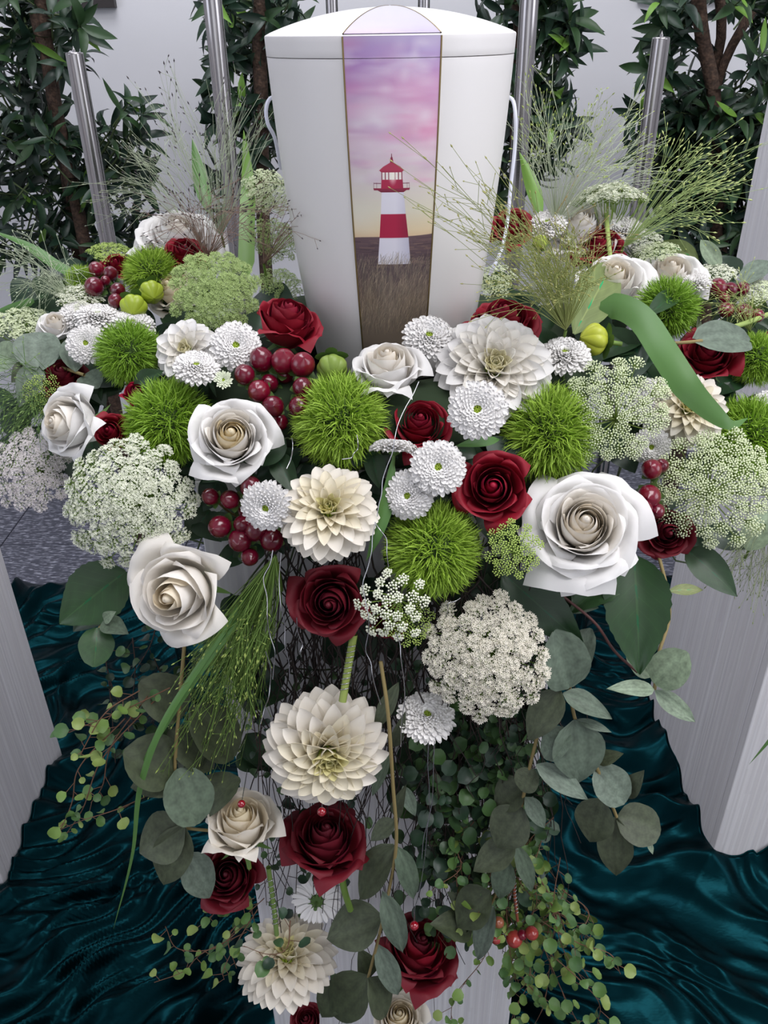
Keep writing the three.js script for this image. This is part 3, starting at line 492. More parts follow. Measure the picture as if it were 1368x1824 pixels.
// ------------------------------------------------------------------ trees behind the urn
{
  const leafM = [std(0x1f3627, 0.4), std(0x1a3023, 0.4), std(0x27402b, 0.42), std(0x2f4b29, 0.44)], leafLight = std(0x6f9a3a, 0.45), barkTex = dataTexture(128, (u, v) => { const n = 170 + 60 * noise(u * 14, v * 3, 1) + 50 * noise(u * 30, v * 9, 4); return [n, n, n]; }), bark = std(0x6a5242, 0.9, { map: barkTex, bumpMap: barkTex, bumpScale: 0.003 }), barkDark = std(0x4e3d30, 0.9), twig = std(0x4a5a34, 0.7);
  const lg = [0.14, -0.12, 0.3].map((bd) => grid(2, 6, (uu, v) => { const u = uu * 2 - 1, w = 0.14 * Math.sin(Math.PI * v ** 0.85) ** 0.9; return [u * w, Math.abs(u) * w * 0.5 + bd * 0.5 * Math.sin(v * 3.1) - bd * 0.8 * v * v, v]; }));
  function tree(label, D, trunks, blobs, shoots) {
    const foot = at(trunks[0][0][0], trunks[0][0][1], D), t = thing('evergreen_tree', label, 'tree', V(foot.x, 0, foot.z));
    const L = (x, y, dd = 0) => at(x, y, D + dd).sub(t.position);
    for (const tr of trunks) { const pts = tr.map(([x, y, dd]) => L(x, y, (dd ?? 0) - 0.12)); pts.unshift(V(pts[0].x * 0.6, 0, pts[0].z * 0.6)); barkTex.repeat.set(12, 2); part('trunk', tubeGeo(pts, (tr.r ?? 0.022) * 0.85, 40, 10), bark, t); }
    const leaves = [], tw = new Soup();
    const shoot = (p, dir, n, len) => {
      const tip = p.clone().addScaledVector(dir, len * 1.1); tw.tube([p.clone().addScaledVector(dir, -len * 1.3), p, tip], 0.0026, 4, 0.0012);
      for (let i = 0; i < n; i++) {
        const a = i * 2.4 + rr(-0.4, 0.4), k = i / n, o = V(0.2, 0.9, 0.3).cross(dir).normalize(), o2 = o.clone().cross(dir), out = o.multiplyScalar(Math.cos(a)).addScaledVector(o2, Math.sin(a));
        const d = dir.clone().multiplyScalar(mix(0.15, 0.9, k)).addScaledVector(out, 1).add(V(0, -0.15, 0)).normalize(), base = p.clone().lerp(tip, k);
        const up = dir.clone().addScaledVector(d, -dir.dot(d)).normalize(), x = up.clone().cross(d), s = rr(0.05, 0.088);
        leaves.push([base, d, up, x, s, rnd() < 0.035 ? leafLight : pick(leafM)]);
      }
    };
    for (const [x, y, rx, ry, n] of blobs) for (let i = 0; i < n; i++) {
      const a = rnd() * 6.283, q = Math.sqrt(rnd()), X = x + rx * q * Math.cos(a), Y = y + ry * q * Math.sin(a), p = L(X, Y, rr(-0.16, 0.2));
      const dir = V(Math.cos(a) * q * 1.1 + rr(-0.5, 0.5), rr(-0.3, 0.7) - Math.sin(a) * q * 0.5, rr(-0.1, 0.9)).normalize(); shoot(p, dir, 7, 0.035);
    }
    for (const [x0, y0, x1, y1] of shoots ?? []) { const a = L(x0, y0, -0.05), b = L(x1, y1, -0.12); tw.tube(curve([a, a.clone().lerp(b, 0.5).add(V(0, -0.02, 0)), b], 8), 0.004, 5, 0.002); shoot(b, b.clone().sub(a).normalize(), 9, 0.03); shoot(a.clone().lerp(b, 0.6), b.clone().sub(a).normalize(), 6, 0.03); }
    tw.build('twigs', twig, t, true);
    // the leaves nearest the eye are single parts
    leaves.sort((p, q) => q[0].z - p[0].z);
    const rest = leafM.map(() => new Soup());
    leaves.forEach(([b, d, u, x, s, m], i) => {
      const mt = basis(x.clone().multiplyScalar(s), u.clone().multiplyScalar(s), d.clone().multiplyScalar(s), b);
      if (i < 290) { const l = part('leaf', lg[i % 3], m, t); l.matrix.copy(mt); l.matrix.decompose(l.position, l.quaternion, l.scale); } else rest[i % 4].add(lg[i % 3], mt);
    });
    rest.forEach((s, i) => s.p.length && s.build('leaves', leafM[i], t, true));
    return t;
  }
  const T = (...p) => p, thick = (p, r) => { p.r = r; return p; };
  tree('broad-leaved evergreen tree at far left behind the short steel candle stand', 2.3, [thick([[155, 460], [140, 380], [100, 200], [78, 40], [70, -60]], 0.02), thick([[140, 470, 0.04], [120, 340, 0.04], [90, 150, -0.03], [60, 20]], 0.014)],
    [[50, 50, 85, 70, 28], [100, 20, 35, 45, 8], [100, 130, 40, 50, 8], [20, 160, 30, 40, 4], [95, 290, 105, 90, 46], [60, 390, 80, 60, 24], [190, 330, 60, 90, 24], [170, 430, 80, 50, 18], [15, 300, 40, 90, 12]], [[150, 300, 215, 205], [160, 330, 245, 215], [170, 340, 240, 260], [110, 60, 135, 50], [30, 200, -5, 150]]);
  tree('broad-leaved evergreen tree close behind the left side of the urn', 2.3, [thick([[470, 420], [466, 200], [462, 60], [470, -60]], 0.02)],
    [[445, 40, 50, 50, 16], [440, 150, 45, 90, 26], [460, 270, 50, 80, 24], [500, 100, 40, 150, 18], [430, 330, 40, 60, 10]], [[440, 30, 405, 10], [430, 120, 408, 105], [440, 200, 400, 215]]);
  tree('broad-leaved evergreen tree close behind the right side of the urn', 2.3, [thick([[915, 420], [922, 200], [928, 60], [915, -60]], 0.02)],
    [[925, 40, 50, 60, 22], [950, 150, 40, 80, 22], [955, 250, 50, 60, 22], [900, 250, 50, 150, 26], [965, 210, 25, 50, 8]], [[960, 70, 1000, 45], [950, 100, 1010, 65], [965, 130, 1005, 100], [950, 20, 985, 5], [960, 240, 998, 225]]);
  tree('broad-leaved evergreen tree at far right between a steel candle stand and a white plinth', 2.3, [thick([[1275, 420], [1270, 160], [1250, 60], [1240, -60]], 0.02), thick([[1290, 420, 0.03], [1275, 165, 0.03], [1300, 90, 0.02], [1340, 20]], 0.013), thick([[1262, 420, 0.05], [1265, 165, 0.04], [1285, 60, 0.04], [1275, -60]], 0.014)],
    [[1215, 15, 35, 30, 7], [1310, 10, 60, 35, 12], [1205, 110, 25, 50, 4], [1355, 90, 20, 60, 4], [1265, 225, 85, 55, 48], [1235, 300, 75, 80, 60], [1320, 260, 55, 80, 40], [1250, 390, 85, 70, 56], [1330, 380, 50, 80, 24], [1190, 250, 25, 80, 10], [1205, 150, 25, 30, 5]], [[1230, 30, 1190, 45], [1220, 130, 1170, 125], [1300, 160, 1345, 110], [1330, 170, 1362, 150], [1210, 190, 1190, 100], [1205, 200, 1150, 205]]);
}

// ------------------------------------------------------------------ what carries the flowers
{
  const t = thing('flower_tray', 'dark green floral foam ring in a shallow tray under the flowers', 'flower tray', V(0, 1.085, 0.02));
  part('tray', new THREE.LatheGeometry([[0.001, 0], [0.155, 0], [0.17, 0.012], [0.172, 0.022], [0.166, 0.02], [0.15, 0.006], [0.001, 0.006]].map((p) => new THREE.Vector2(...p)), 48), std(0x1d2a20, 0.6), t);
  const bump = grid(96, 24, (u, v) => { const a = u * Math.PI * 2, b = v * Math.PI * 2, n = 1 + 0.1 * noise(Math.cos(a) * 3, Math.sin(a) * 3, v * 6), R = 0.138, q = 0.042 * n; const front = Math.max(0, Math.cos(a)); return [(R + q * Math.cos(b)) * Math.sin(a) * 1.15, 0.033 + q * 0.9 * Math.sin(b) - 0.005 * front, (R + q * Math.cos(b)) * Math.cos(a) * 1.05]; });
  part('floral_foam', bump, std(0x26361f, 0.95), t);
}
// dark hanging twigs behind the trailing flowers
{
  const t = thing('twig_curtain', 'curtain of thin dark twigs hanging in front of the middle plinth', 'twigs', V(0, 1.1, 0.2)), s = new Soup();
  for (let i = 0; i < 190; i++) {
    const x0 = rr(480, 960), y0 = rr(850, 1160), len = rr(250, 720), pts = []; let x = x0, dx = rr(-0.3, 0.3), d = rr(-0.065, -0.01);
    for (let k = 0; k <= 12; k++) { const y = y0 + len * k / 12; x += dx * len / 12 + rr(-26, 26); d += rr(-0.008, 0.008); const X = 690 + (x - 690) * (1 - 0.12 * k / 12), D = dist(X, y); pts.push(at(X, y, Math.min(0.654, D - clamp(d, -0.07, 0.004))).sub(t.position)); }
    s.tube(curve(pts, 24), rr(0.0005, 0.0011), 4, 0.0004);
  }
  s.build('twigs', std(0x2a201c, 0.8), t, true);
}

// ------------------------------------------------------------------ roses
rose('big wide-open white rose, the right-hand one in the front row of the bouquet', 1040, 937, 112, [0.1, 0.25], { n: 32, open: 1.0, pointy: 1.3, off: 0.035 });
rose('white rose with a cream heart in the front row left of the dark red berries', 413, 780, 92, [-0.05, 0.3], { n: 28, open: 0.85, pointy: 0.7, off: 0.03, mats: [petalWhite[0], petalWhite[1], petalCream[2]] });
rose('large creamy white rose drooping at the lower left beneath the big domed lace flower', 318, 1055, 112, [-0.45, -0.25, 1], { n: 20, open: 0.88, pointy: 0.8, off: 0.04, mats: [petalWhite[1], petalWhite[1], petalCream[1]] });
rose('white rose turned to the left above the white lace flower at the left edge', 122, 752, 80, [-0.95, 0.1, 1], { n: 24, open: 0.85, pointy: 0.8, off: 0.03 });
rose('white rose directly under the lighthouse picture of the urn', 692, 655, 80, [-0.1, 1.1, 1], { n: 24, open: 0.88, pointy: 0.9, off: 0.01 });
rose('cream rose in the trailing part, below the left eucalyptus and beside a dark red rose', 432, 1465, 84, [-0.15, 1.0, 1], { n: 24, open: 0.8, pointy: 0.7, off: 0.02, mats: petalCream });
rose('cream rose cut off by the lower edge of the picture', 712, 1815, 60, [0, 0.6, 1], { mats: petalCream, off: 0.0 });
rose('cream rose half hidden behind the green lace flower at the left of the urn', 312, 520, 62, [-0.6, 0.7, 1], { n: 20, mats: petalCream, off: -0.02 });
rose('white rose at the right rear behind the pale pointed leaf', 1095, 502, 76, [0.1, 0.8, 1], { n: 22, pointy: 0.8, off: 0.005 });
rose('white rose at the right rear beside the small flat chrysanthemum', 1195, 492, 68, [0.1, 0.9, 1], { n: 22, pointy: 0.8, off: 0.0 });
rose('large white ruffled rose at the left rear under the dark-seeded grass', 318, 425, 82, [-0.1, 0.95, 1], { n: 44, open: 0.97, mats: [petalWhite[0], petalWhite[0], petalWhite[1]], pointy: 0.9, off: 0.0 });
rose('white ruffled rose at the right rear under the flat white lace flower', 1035, 408, 74, [0, 0.9, 1], { n: 38, open: 0.97, mats: [petalWhite[0], petalWhite[0], petalWhite[1]], pointy: 0.8, off: -0.01 });
rose('small white rose bloom above the grey eucalyptus leaf at the left', 100, 580, 42, [-0.3, 0.8, 1], { n: 16, open: 0.8, off: 0.0, pointy: 0.8 });

rose('dark red rose beside the urn at its lower left, above the berries', 512, 572, 76, [0.25, 1.25, 1], { mats: petalRed, n: 26, open: 0.82, pointy: 0.4, off: 0.0 });
rose('red rose below the white rose in front of the urn', 748, 757, 72, [0.05, 0.55, 1], { mats: petalRed, n: 26, open: 0.92, pointy: 0.5, off: 0.0 });
rose('bright crimson rose in the front middle, left of the big open white rose', 878, 868, 84, [0.0, 0.1, 1], { mats: [petalRed[0], petalRed[1], petalPink[0]], n: 20, open: 0.85, pointy: 0.7, off: 0.02 });
rose('dark red rose drooping under the cream dahlia in the middle', 588, 1072, 84, [-0.1, -0.15, 1], { mats: petalDark, n: 22, open: 0.85, pointy: 0.6, off: 0.015 });
rose('very dark red rose in the trailing part under the large white dahlia', 582, 1495, 88, [0.0, 0.95, 1], { mats: petalDark, n: 26, open: 0.92, pointy: 0.7, off: 0.0 });
rose('dark red rose under the cream rose at the left of the trailing part', 408, 1560, 70, [-0.2, 0.1, 1], { mats: petalDark, n: 22, open: 0.9, off: -0.01 });
rose('red rose low in the trailing part right of the eucalyptus stem', 748, 1692, 84, [0.3, 0.9, 1], { mats: [petalDark[0], petalRed[1], petalDark[2]], n: 26, open: 0.88, pointy: 0.6, off: -0.01 });
rose('red rose close to the urn at its lower right', 898, 578, 82, [0.1, 1.2, 1], { mats: petalRed, n: 26, open: 0.9, off: -0.01 });
rose('red rose behind the right side of the urn beside the white cord', 912, 405, 48, [0.1, 0.7, 1], { mats: petalRed, n: 22, off: -0.01 });
rose('red rose at the right rear under the stem of the flat lace flower', 1068, 442, 58, [0.0, 0.8, 1], { mats: petalRed, n: 22, off: -0.01 });
rose('red rose at the right behind the arching green blade', 1262, 632, 66, [0.2, 0.5, 1], { mats: petalRed, n: 22, off: -0.005 });
rose('dark red rose between the big white rose and the pale lace flower at the right', 1188, 948, 58, [0.25, -0.1, 1], { mats: petalDark, n: 20, off: -0.005 });
rose('dark red rose at the left above the turned white rose', 112, 672, 50, [-0.2, 0.8, 1], { mats: petalDark, n: 20, off: -0.01 });
rose('small purplish red rose between the two green dianthus balls at the left', 243, 702, 36, [-0.1, 0.7, 1], { mats: petalPink, n: 16, open: 0.7, off: 0.0 });
rose('red rose peeping out above the big domed lace flower', 198, 768, 42, [-0.4, 0.2, 1], { mats: petalRed, n: 16, off: 0.0 });
rose('small red rose at the left rear behind the berry sprig', 207, 474, 34, [-0.1, 0.8, 1], { mats: petalRed, n: 16, off: -0.01 });
rose('red rose at the left rear in front of the large ruffled white rose', 330, 452, 46, [0, 0.8, 1], { mats: petalRed, n: 20, off: 0.01 });
rose('red rose at the right edge of the bouquet behind the round eucalyptus leaf', 1372, 620, 40, [0.1, 0.5, 1], { mats: petalDark, n: 18, off: -0.02 });
rose('red rose hidden behind the domed white dahlia, right of it', 958, 655, 34, [0.2, 0.3, 1], { mats: petalDark, n: 16, off: -0.03 });
rose('dark red rose at the lower edge of the picture left of the eucalyptus tip', 548, 1818, 36, [-0.3, 0.5, 1], { mats: petalDark, n: 18, off: -0.01 });
rose('dark red rose hidden behind the loose greenish lace flower in the middle', 690, 1105, 42, [0.2, -0.2, 1], { mats: petalDark, n: 16, off: -0.02 });

// ------------------------------------------------------------------ dahlias
dahlia('cream dahlia with a greenish heart in the front middle beside the small chrysanthemum', 586, 912, 92, [-0.05, 0.45, 1], { mats: dahliaCream, n: 92, pointed: true, width: 0.25, spread: 108, off: 0.03, centre: 8 });
dahlia('large white dahlia in the middle of the trailing part, its green heart turned down', 582, 1338, 112, [0.1, -0.62, 1], { mats: dahliaCream, n: 115, pointed: true, width: 0.27, spread: 112, off: 0.03 });
dahlia('domed white dahlia with overlapping rounded petals under the right side of the urn', 878, 662, 108, [0.15, 0.45, 1], { n: 130, pointed: false, width: 0.27, spread: 104, off: 0.0, depth: 0.8 });
dahlia('ragged white dahlia at the lower left of the trailing part', 512, 1708, 90, [-0.1, 1.1, 0.9], { mats: dahliaCream, n: 100, pointed: true, width: 0.22, off: 0.0 });
dahlia('white dahlia with broad petals under the green lace flower at the left', 335, 628, 62, [-0.35, 0.35, 1], { n: 60, pointed: true, width: 0.34, off: 0.005 });
dahlia('cream dahlia behind the lace flower at the right, under the arching blade', 1222, 730, 72, [0.3, 0.3, 1], { mats: dahliaCream, n: 90, pointed: true, width: 0.22, off: 0.0 });

// ------------------------------------------------------------------ chrysanthemums
mum('white chrysanthemum with a green eye in front of the domed white dahlia', 850, 730, 52, [0.05, 0.15, 1], { off: 0.045 });
mum('white chrysanthemum left of the bright crimson rose, the larger of a pair', 780, 833, 49, [0.05, 0.1, 1], { off: 0.035 });
mum('white chrysanthemum partly behind another one, above the middle green dianthus', 728, 882, 44, [-0.3, -0.1, 1], { off: 0.022 });
mum('white chrysanthemum turned upwards showing its green cup, below the red rose', 702, 800, 42, [0.1, 1.6, 0.1], { off: 0.02, stem: 2.2 });
mum('white chrysanthemum among the berries left of the cream dahlia', 475, 902, 46, [-0.25, -0.35, 1], { off: 0.04 });
mum('white chrysanthemum beside the broad-petalled dahlia at the left', 420, 617, 44, [0.05, 0.3, 1], { off: 0.02 });
mum('white chrysanthemum in front of the broad-petalled dahlia at the left', 350, 655, 40, [0, 0.9, 1], { off: 0.028 });
mum('white chrysanthemum with a green eye at the far left beside a green dianthus', 154, 613, 35, [-0.2, 0.25, 1], { off: 0.015 });
mum('white chrysanthemum turned up at the far left, behind another one', 175, 566, 40, [-0.1, 1.3, 1], { off: 0.01 });
mum('white chrysanthemum peeping out over the small green dianthus at the left', 236, 580, 40, [0, 1.1, 1], { off: -0.01 });
mum('small half-open chrysanthemum just above the white rose with the cream heart', 398, 678, 19, [0, 0.3, 1], { off: 0.03, n: 60, spread: 1.2, white: mumPale });
mum('white chrysanthemum right of the domed white dahlia, below the yellow-green bud', 1006, 634, 46, [0.1, 1.0, 1], { off: 0.012 });
mum('white chrysanthemum against the foot of the urn between white rose and dahlia', 764, 602, 47, [0.1, 0.7, 1], { off: 0.008 });
mum('pale chrysanthemum hanging left of the cream lace flower in the trailing part', 760, 1277, 50, [0.15, 0.75, 1], { off: 0.01 });
mum('white chrysanthemum between the greenish lace flower and the cream dahlia at the right', 1168, 720, 48, [0.3, 0.3, 1], { off: -0.012 });
mum('small flat chrysanthemum at the right rear above the green dianthus', 1236, 505, 30, [0.05, 1.4, 1], { off: 0.015 });
mum('white chrysanthemum cut by the right edge of the picture', 1368, 725, 30, [0.2, 0.3, 1], { off: 0.0 });
mum('white chrysanthemum seen from behind in the trailing part', 565, 1602, 42, [0.1, 0.5, -1], { off: -0.03, stem: 0.5 });
mum('white chrysanthemum at the right rear next to the ruffled rose', 1105, 412, 40, [0.1, 1.0, 1], { off: 0.005 });
mum('white chrysanthemum at the right rear beside the red rose and the cord', 975, 400, 34, [-0.1, 0.9, 1], { off: 0.0 });
mum('white chrysanthemum half hidden right of the greenish lace flower', 1160, 795, 34, [0.1, -0.2, 1], { off: -0.015 });
mum('white chrysanthemum at the far left under the small lace flower', 140, 562, 34, [-0.2, 0.8, 1], { off: -0.005 });

// ------------------------------------------------------------------ green dianthus
trick('large green dianthus ball in the middle under the flower bud', 608, 750, 90, [0, 0.35, 1], { off: 0.0, n: 2000 });
trick('large green dianthus ball in the front middle under the chrysanthemums', 771, 977, 90, [0.1, 0.05, 1], { off: 0.005, n: 2000 });
trick('large green dianthus ball above the big wide-open white rose', 976, 773, 92, [0.1, 0.4, 1], { off: 0.0, n: 2000 });
trick('green dianthus ball behind the white rose with the cream heart', 300, 752, 82, [-0.2, 0.4, 1], { off: -0.01, n: 1800 });
trick('green dianthus ball at the left between chrysanthemums', 230, 630, 63, [-0.2, 0.35, 1], { off: 0.01 });
trick('green dianthus at the left rear above the green buds', 272, 490, 55, [-0.1, 0.8, 1], { off: 0.0 });
trick('green dianthus ball at the right rear with a folded leaf on it', 1187, 550, 62, [0.1, 0.7, 1], { off: 0.008 });
trick('green dianthus ball at the right edge below the arching blade', 1335, 778, 78, [0.3, 0.3, 1], { off: -0.01, n: 1800 });
trick('green dianthus at the right edge behind the round eucalyptus leaf', 1345, 640, 52, [0.3, 0.4, 1], { off: -0.02 });
trick('small green dianthus at the far left rear beside the berries', 142, 497, 28, [-0.3, 0.8, 1], { off: 0.0, n: 800 });

// ------------------------------------------------------------------ lace flowers
umbel('big domed white and green lace flower at the lower left', 236, 897, 122, [-0.25, 0.05, 1], { dome: 0.75, n: 84, f: 40, us: 0.125, fs: 0.025, c: 'white', off: 0.02 });
umbel('green seedy lace flower at the left of the urn, its rays showing', 382, 523, 80, [0, 0.3, 1], { dome: 0.4, n: 60, f: 36, us: 0.15, fs: 0.042, c: 'green', off: 0.03 });
umbel('white-dotted lace flower with green rays at the right, beside the arching blade', 1096, 730, 98, [0.0, 0.25, 1], { dome: 0.35, n: 50, f: 40, us: 0.155, fs: 0.029, c: 'pale', dot: true, off: 0.035, gap: 0.06, pale: true });
umbel('pale green lace flower at the right beside the big wide-open white rose', 1272, 868, 108, [0.15, 0.1, 1], { dome: 0.4, n: 60, f: 42, us: 0.15, fs: 0.028, c: 'pale', dot: true, off: 0.02, gap: 0.05, pale: true });
umbel('dense cream lace flower in the trailing part on the right', 868, 1168, 116, [0.05, -0.15, 1], { dome: 0.5, n: 70, f: 36, us: 0.13, fs: 0.033, c: 'cream', off: 0.02 });
umbel('dense white lace flower at the left edge below the turned white rose', 55, 838, 76, [-0.4, 0.1, 1], { dome: 0.4, n: 52, f: 28, us: 0.15, fs: 0.036, c: 'pink', off: -0.01 });
umbel('loose little lace flower in front of the dark red rose in the middle', 700, 1078, 68, [-0.25, -0.2, 1], { dome: 0.5, n: 26, f: 18, us: 0.16, fs: 0.055, c: 'white', dot: true, off: 0.035 });
umbel('small green lace flower under the left side of the big open white rose', 915, 980, 52, [-0.1, 0.1, 1], { dome: 0.35, n: 30, f: 18, us: 0.19, fs: 0.055, c: 'lime', dot: true, off: 0.04 });
umbel('small green lace flower beside the loose one in the middle', 728, 1108, 46, [0.3, -0.2, 1], { dome: 0.35, n: 26, f: 14, us: 0.19, fs: 0.055, c: 'lime', dot: true, off: 0.012 });
umbel('flat greenish lace flower at the far left edge', 46, 580, 60, [-0.1, 1.3, 1], { dome: 0.2, n: 40, f: 20, us: 0.16, fs: 0.045, c: 'pale', off: -0.005 });
umbel('small flat white lace flower at the far left under the berries', 142, 532, 44, [-0.1, 1.3, 1], { dome: 0.3, n: 34, f: 18, us: 0.18, fs: 0.05, c: 'white', off: 0.0 });
umbel('flat white lace flower standing highest at the right rear on a green stem', 1083, 365, 70, [0.05, 2.0, 0.6], { dome: 0.45, n: 56, f: 30, us: 0.16, fs: 0.045, c: 'white', off: 0.02, stem: 1.4 });
umbel('small flat green lace flower at the far left rear', 197, 452, 40, [-0.1, 1.5, 1], { dome: 0.3, n: 34, f: 16, us: 0.19, fs: 0.055, c: 'lime', off: -0.01 });
umbel('whitish lace flower close to the left side of the urn', 478, 345, 48, [0.2, 0.6, 1], { dome: 0.4, n: 40, f: 18, us: 0.17, fs: 0.05, c: 'pale', off: -0.02 });
umbel('green lace flower low beside the left side of the urn', 490, 430, 46, [0.2, 0.6, 1], { dome: 0.4, n: 36, f: 18, us: 0.18, fs: 0.05, c: 'green', off: -0.03 });
umbel('greyish lace flower in the shade between urn and dark red rose', 500, 510, 40, [0.2, 0.8, 1], { dome: 0.4, n: 36, f: 16, us: 0.18, fs: 0.055, c: 'green', off: -0.04 });
umbel('small pale lace flower at the right rear above the white roses', 1168, 452, 42, [0.05, 1.5, 1], { dome: 0.3, n: 34, f: 16, us: 0.19, fs: 0.055, c: 'pale', off: 0.005 });
umbel('flat white lace flower at the right edge above the berries', 1345, 522, 46, [0.2, 1.2, 1], { dome: 0.3, n: 34, f: 18, us: 0.18, fs: 0.05, c: 'pale', off: 0.0 });
umbel('white lace flower at the right rear behind the berries', 1272, 492, 42, [0.1, 1.3, 1], { dome: 0.3, n: 34, f: 18, us: 0.18, fs: 0.05, c: 'white', off: -0.01 });
umbel('sparse yellowish lace flower beside the turned white rose at the left', 75, 700, 38, [-0.4, 0.4, 1], { dome: 0.4, n: 22, f: 14, us: 0.2, fs: 0.055, c: 'lime', dot: true, off: 0.01 });
umbel('small lace flower tucked between the domed dahlia and the urn', 822, 600, 26, [0, 0.9, 1], { dome: 0.3, n: 24, f: 12, us: 0.22, fs: 0.07, c: 'green', off: -0.01 });
umbel('white and green lace flower close to the right foot of the urn', 882, 500, 40, [-0.1, 0.8, 1], { dome: 0.3, n: 30, f: 14, us: 0.19, fs: 0.055, c: 'pale', off: -0.02 });
umbel('white lace flower behind the ruffled rose at the right rear', 1135, 432, 44, [0.1, 1.2, 1], { dome: 0.3, n: 34, f: 18, us: 0.18, fs: 0.05, c: 'white', off: -0.005 });

// ------------------------------------------------------------------ berries and buds
berries('sprig of dark red berries between the dark red rose and the green dianthus', [[466, 641, 21], [505, 644, 22], [539, 650, 22], [436, 668, 18], [462, 697, 20], [539, 690, 18], [486, 725, 20], [534, 725, 20], [480, 683, 16, -0.005], [508, 668, 15, -0.01], [500, 752, 14, -0.01]], [498, 690]);
berries('sprig of red berries around a chrysanthemum, left of the cream dahlia', [[375, 885, 15], [410, 890, 17], [447, 868, 19, 0.02], [392, 938, 20], [432, 934, 16], [428, 962, 21], [445, 992, 16], [484, 962, 21], [455, 945, 20], [440, 912, 16, -0.005]], [440, 925]);
berries('sprig of glossy dark berries at the left rear beside the green buds', [[172, 480, 13], [197, 488, 13], [168, 511, 17], [210, 517, 13], [206, 536, 13], [188, 500, 9]], [192, 508]);
berries('sprig of red berries at the right edge behind the flat lace flower', [[1278, 513, 16], [1300, 516, 13], [1322, 515, 12], [1293, 552, 14], [1325, 556, 15], [1348, 562, 12], [1290, 532, 10]], [1305, 540]);
berries('red berries right of the big wide-open white rose', [[1161, 836, 18], [1178, 830, 13], [1156, 884, 21], [1142, 905, 20], [1170, 910, 14]], [1160, 875]);
berries('small ripening berries low on the right of the trailing part', [[888, 1643, 10], [884, 1670, 11], [916, 1672, 15], [947, 1662, 12], [930, 1665, 9]], [918, 1630], { mats: [berryMats[2], phys(0xa03a34, 0.25, { clearcoat: 0.5 }), phys(0x9a5a3c, 0.28, { clearcoat: 0.5 })] });
bud('green dahlia bud with a curled tip at the foot of the urn', 592, 657, 32, [0.05, -1.0, 0.7], { mat: std(0x7f9640, 0.45), curl: true });
bud('green dahlia bud at the left rear, the lower of two', 238, 548, 28, [-0.1, -0.7, 0.8], {});
bud('green dahlia bud at the left rear, the upper of two', 270, 522, 26, [0.3, -0.7, 0.8], {});
bud('yellow-green dahlia bud beside the arching blade at the right', 1055, 605, 34, [-1, 0.15, 0.35], { mat: std(0xb5bd3c, 0.42) });
bud('small green dahlia bud at the right rear beside the ruffled white rose', 962, 430, 16, [0, 0.8, 1], {});

// ------------------------------------------------------------------ single leaves
function leafThing(name, label, cat, mats, x0, y0, x1, y1, w, shape, o = {}) {
  const t = thing(name, label, cat, on(x0, y0, o.d0 ?? 0.01), o.group), m = Array.isArray(mats) ? pick(mats) : mats;
  pxLeaf(t, 'leaf_surface', m, x0, y0, x1, y1, w, shape, o);
  return t;
}
const LM = leafMats;
leafThing('broad_leaf', 'large broad toothed green leaf hanging under the big open white rose', 'leaf', LM.rose, 1130, 990, 1140, 1202, 114, 'ovate', { d0: 0.0, d1: 0.02, b: 0.4, serr: 0.09, bend: 0.06 });
leafThing('broad_leaf', 'toothed green leaf partly behind the large one under the big white rose', 'leaf', LM.rose, 1115, 1000, 1016, 1092, 70, 'ovate', { d0: -0.01, d1: 0.0, serr: 0.09 });
leafThing('broad_leaf', 'very dark pointed leaf between the cream lace flower and the big white rose', 'leaf', LM.dark, 895, 1020, 1042, 1152, 82, 'ovate', { d0: -0.01, d1: 0.012, serr: 0.06 });
leafThing('broad_leaf', 'dark pointed leaf in front of the right plinth under the pale lace flower', 'leaf', LM.dark, 1222, 978, 1314, 1062, 60, 'ovate', { d0: -0.01, d1: 0.01 });
leafThing('broad_leaf', 'broad green leaf at the left behind the drooping creamy rose', 'leaf', LM.rose, 225, 1018, 104, 1112, 108, 'ovate', { d0: -0.01, d1: 0.005, serr: 0.07 });
leafThing('broad_leaf', 'dark green leaf behind the drooping creamy rose, lower of two', 'leaf', LM.dark, 220, 1040, 128, 1125, 70, 'ovate', { d0: -0.02, d1: -0.01, serr: 0.07 });
leafThing('broad_leaf', 'small dark leaf between the turned white rose and the big domed lace flower', 'leaf', LM.dark, 165, 800, 136, 855, 44, 'ovate', { d0: 0.0, d1: 0.0 });
leafThing('broad_leaf', 'little green leaf above the bright crimson rose', 'leaf', LM.strap, 890, 783, 812, 794, 20, 'lance', { d0: 0.012, d1: 0.025 });
leafThing('broad_leaf', 'pale pointed leaf in front of the white roses at the right rear', 'leaf', LM.pale, 1022, 595, 1098, 458, 82, 'ovate', { d0: 0.0, d1: 0.015, b: 0 });
leafThing('broad_leaf', 'folded green leaf lying on the green dianthus at the right rear', 'leaf', LM.rose, 1150, 565, 1216, 518, 36, 'lance', { d0: 0.035, d1: 0.035, fold: 0.3 });
leafThing('broad_leaf', 'narrow olive leaf beside the stem at the right plinth', 'leaf', LM.pale, 1190, 1053, 1254, 1050, 22, 'lance', { d0: 0.0, d1: 0.0 });
leafThing('broad_leaf', 'pale green leaf at the right rear against the tree', 'leaf', LM.pale, 1245, 465, 1178, 428, 34, 'lance', { d0: 0.0, d1: -0.01 });
leafThing('broad_leaf', 'pale upright leaf at the right rear near the plinth', 'leaf', LM.eucpale, 1282, 478, 1248, 424, 30, 'ovate', { d0: 0.0, d1: -0.01 });
leafThing('broad_leaf', 'green leaf beside the lower foot of the small green dianthus at the left', 'leaf', LM.rose, 238, 690, 290, 660, 36, 'lance', { d0: 0.0, d1: 0.01 });
leafThing('broad_leaf', 'dark leaf in the gap between berries and the white rose with the cream heart', 'leaf', LM.dark, 500, 830, 540, 800, 44, 'ovate', { d0: -0.02, d1: -0.01 });
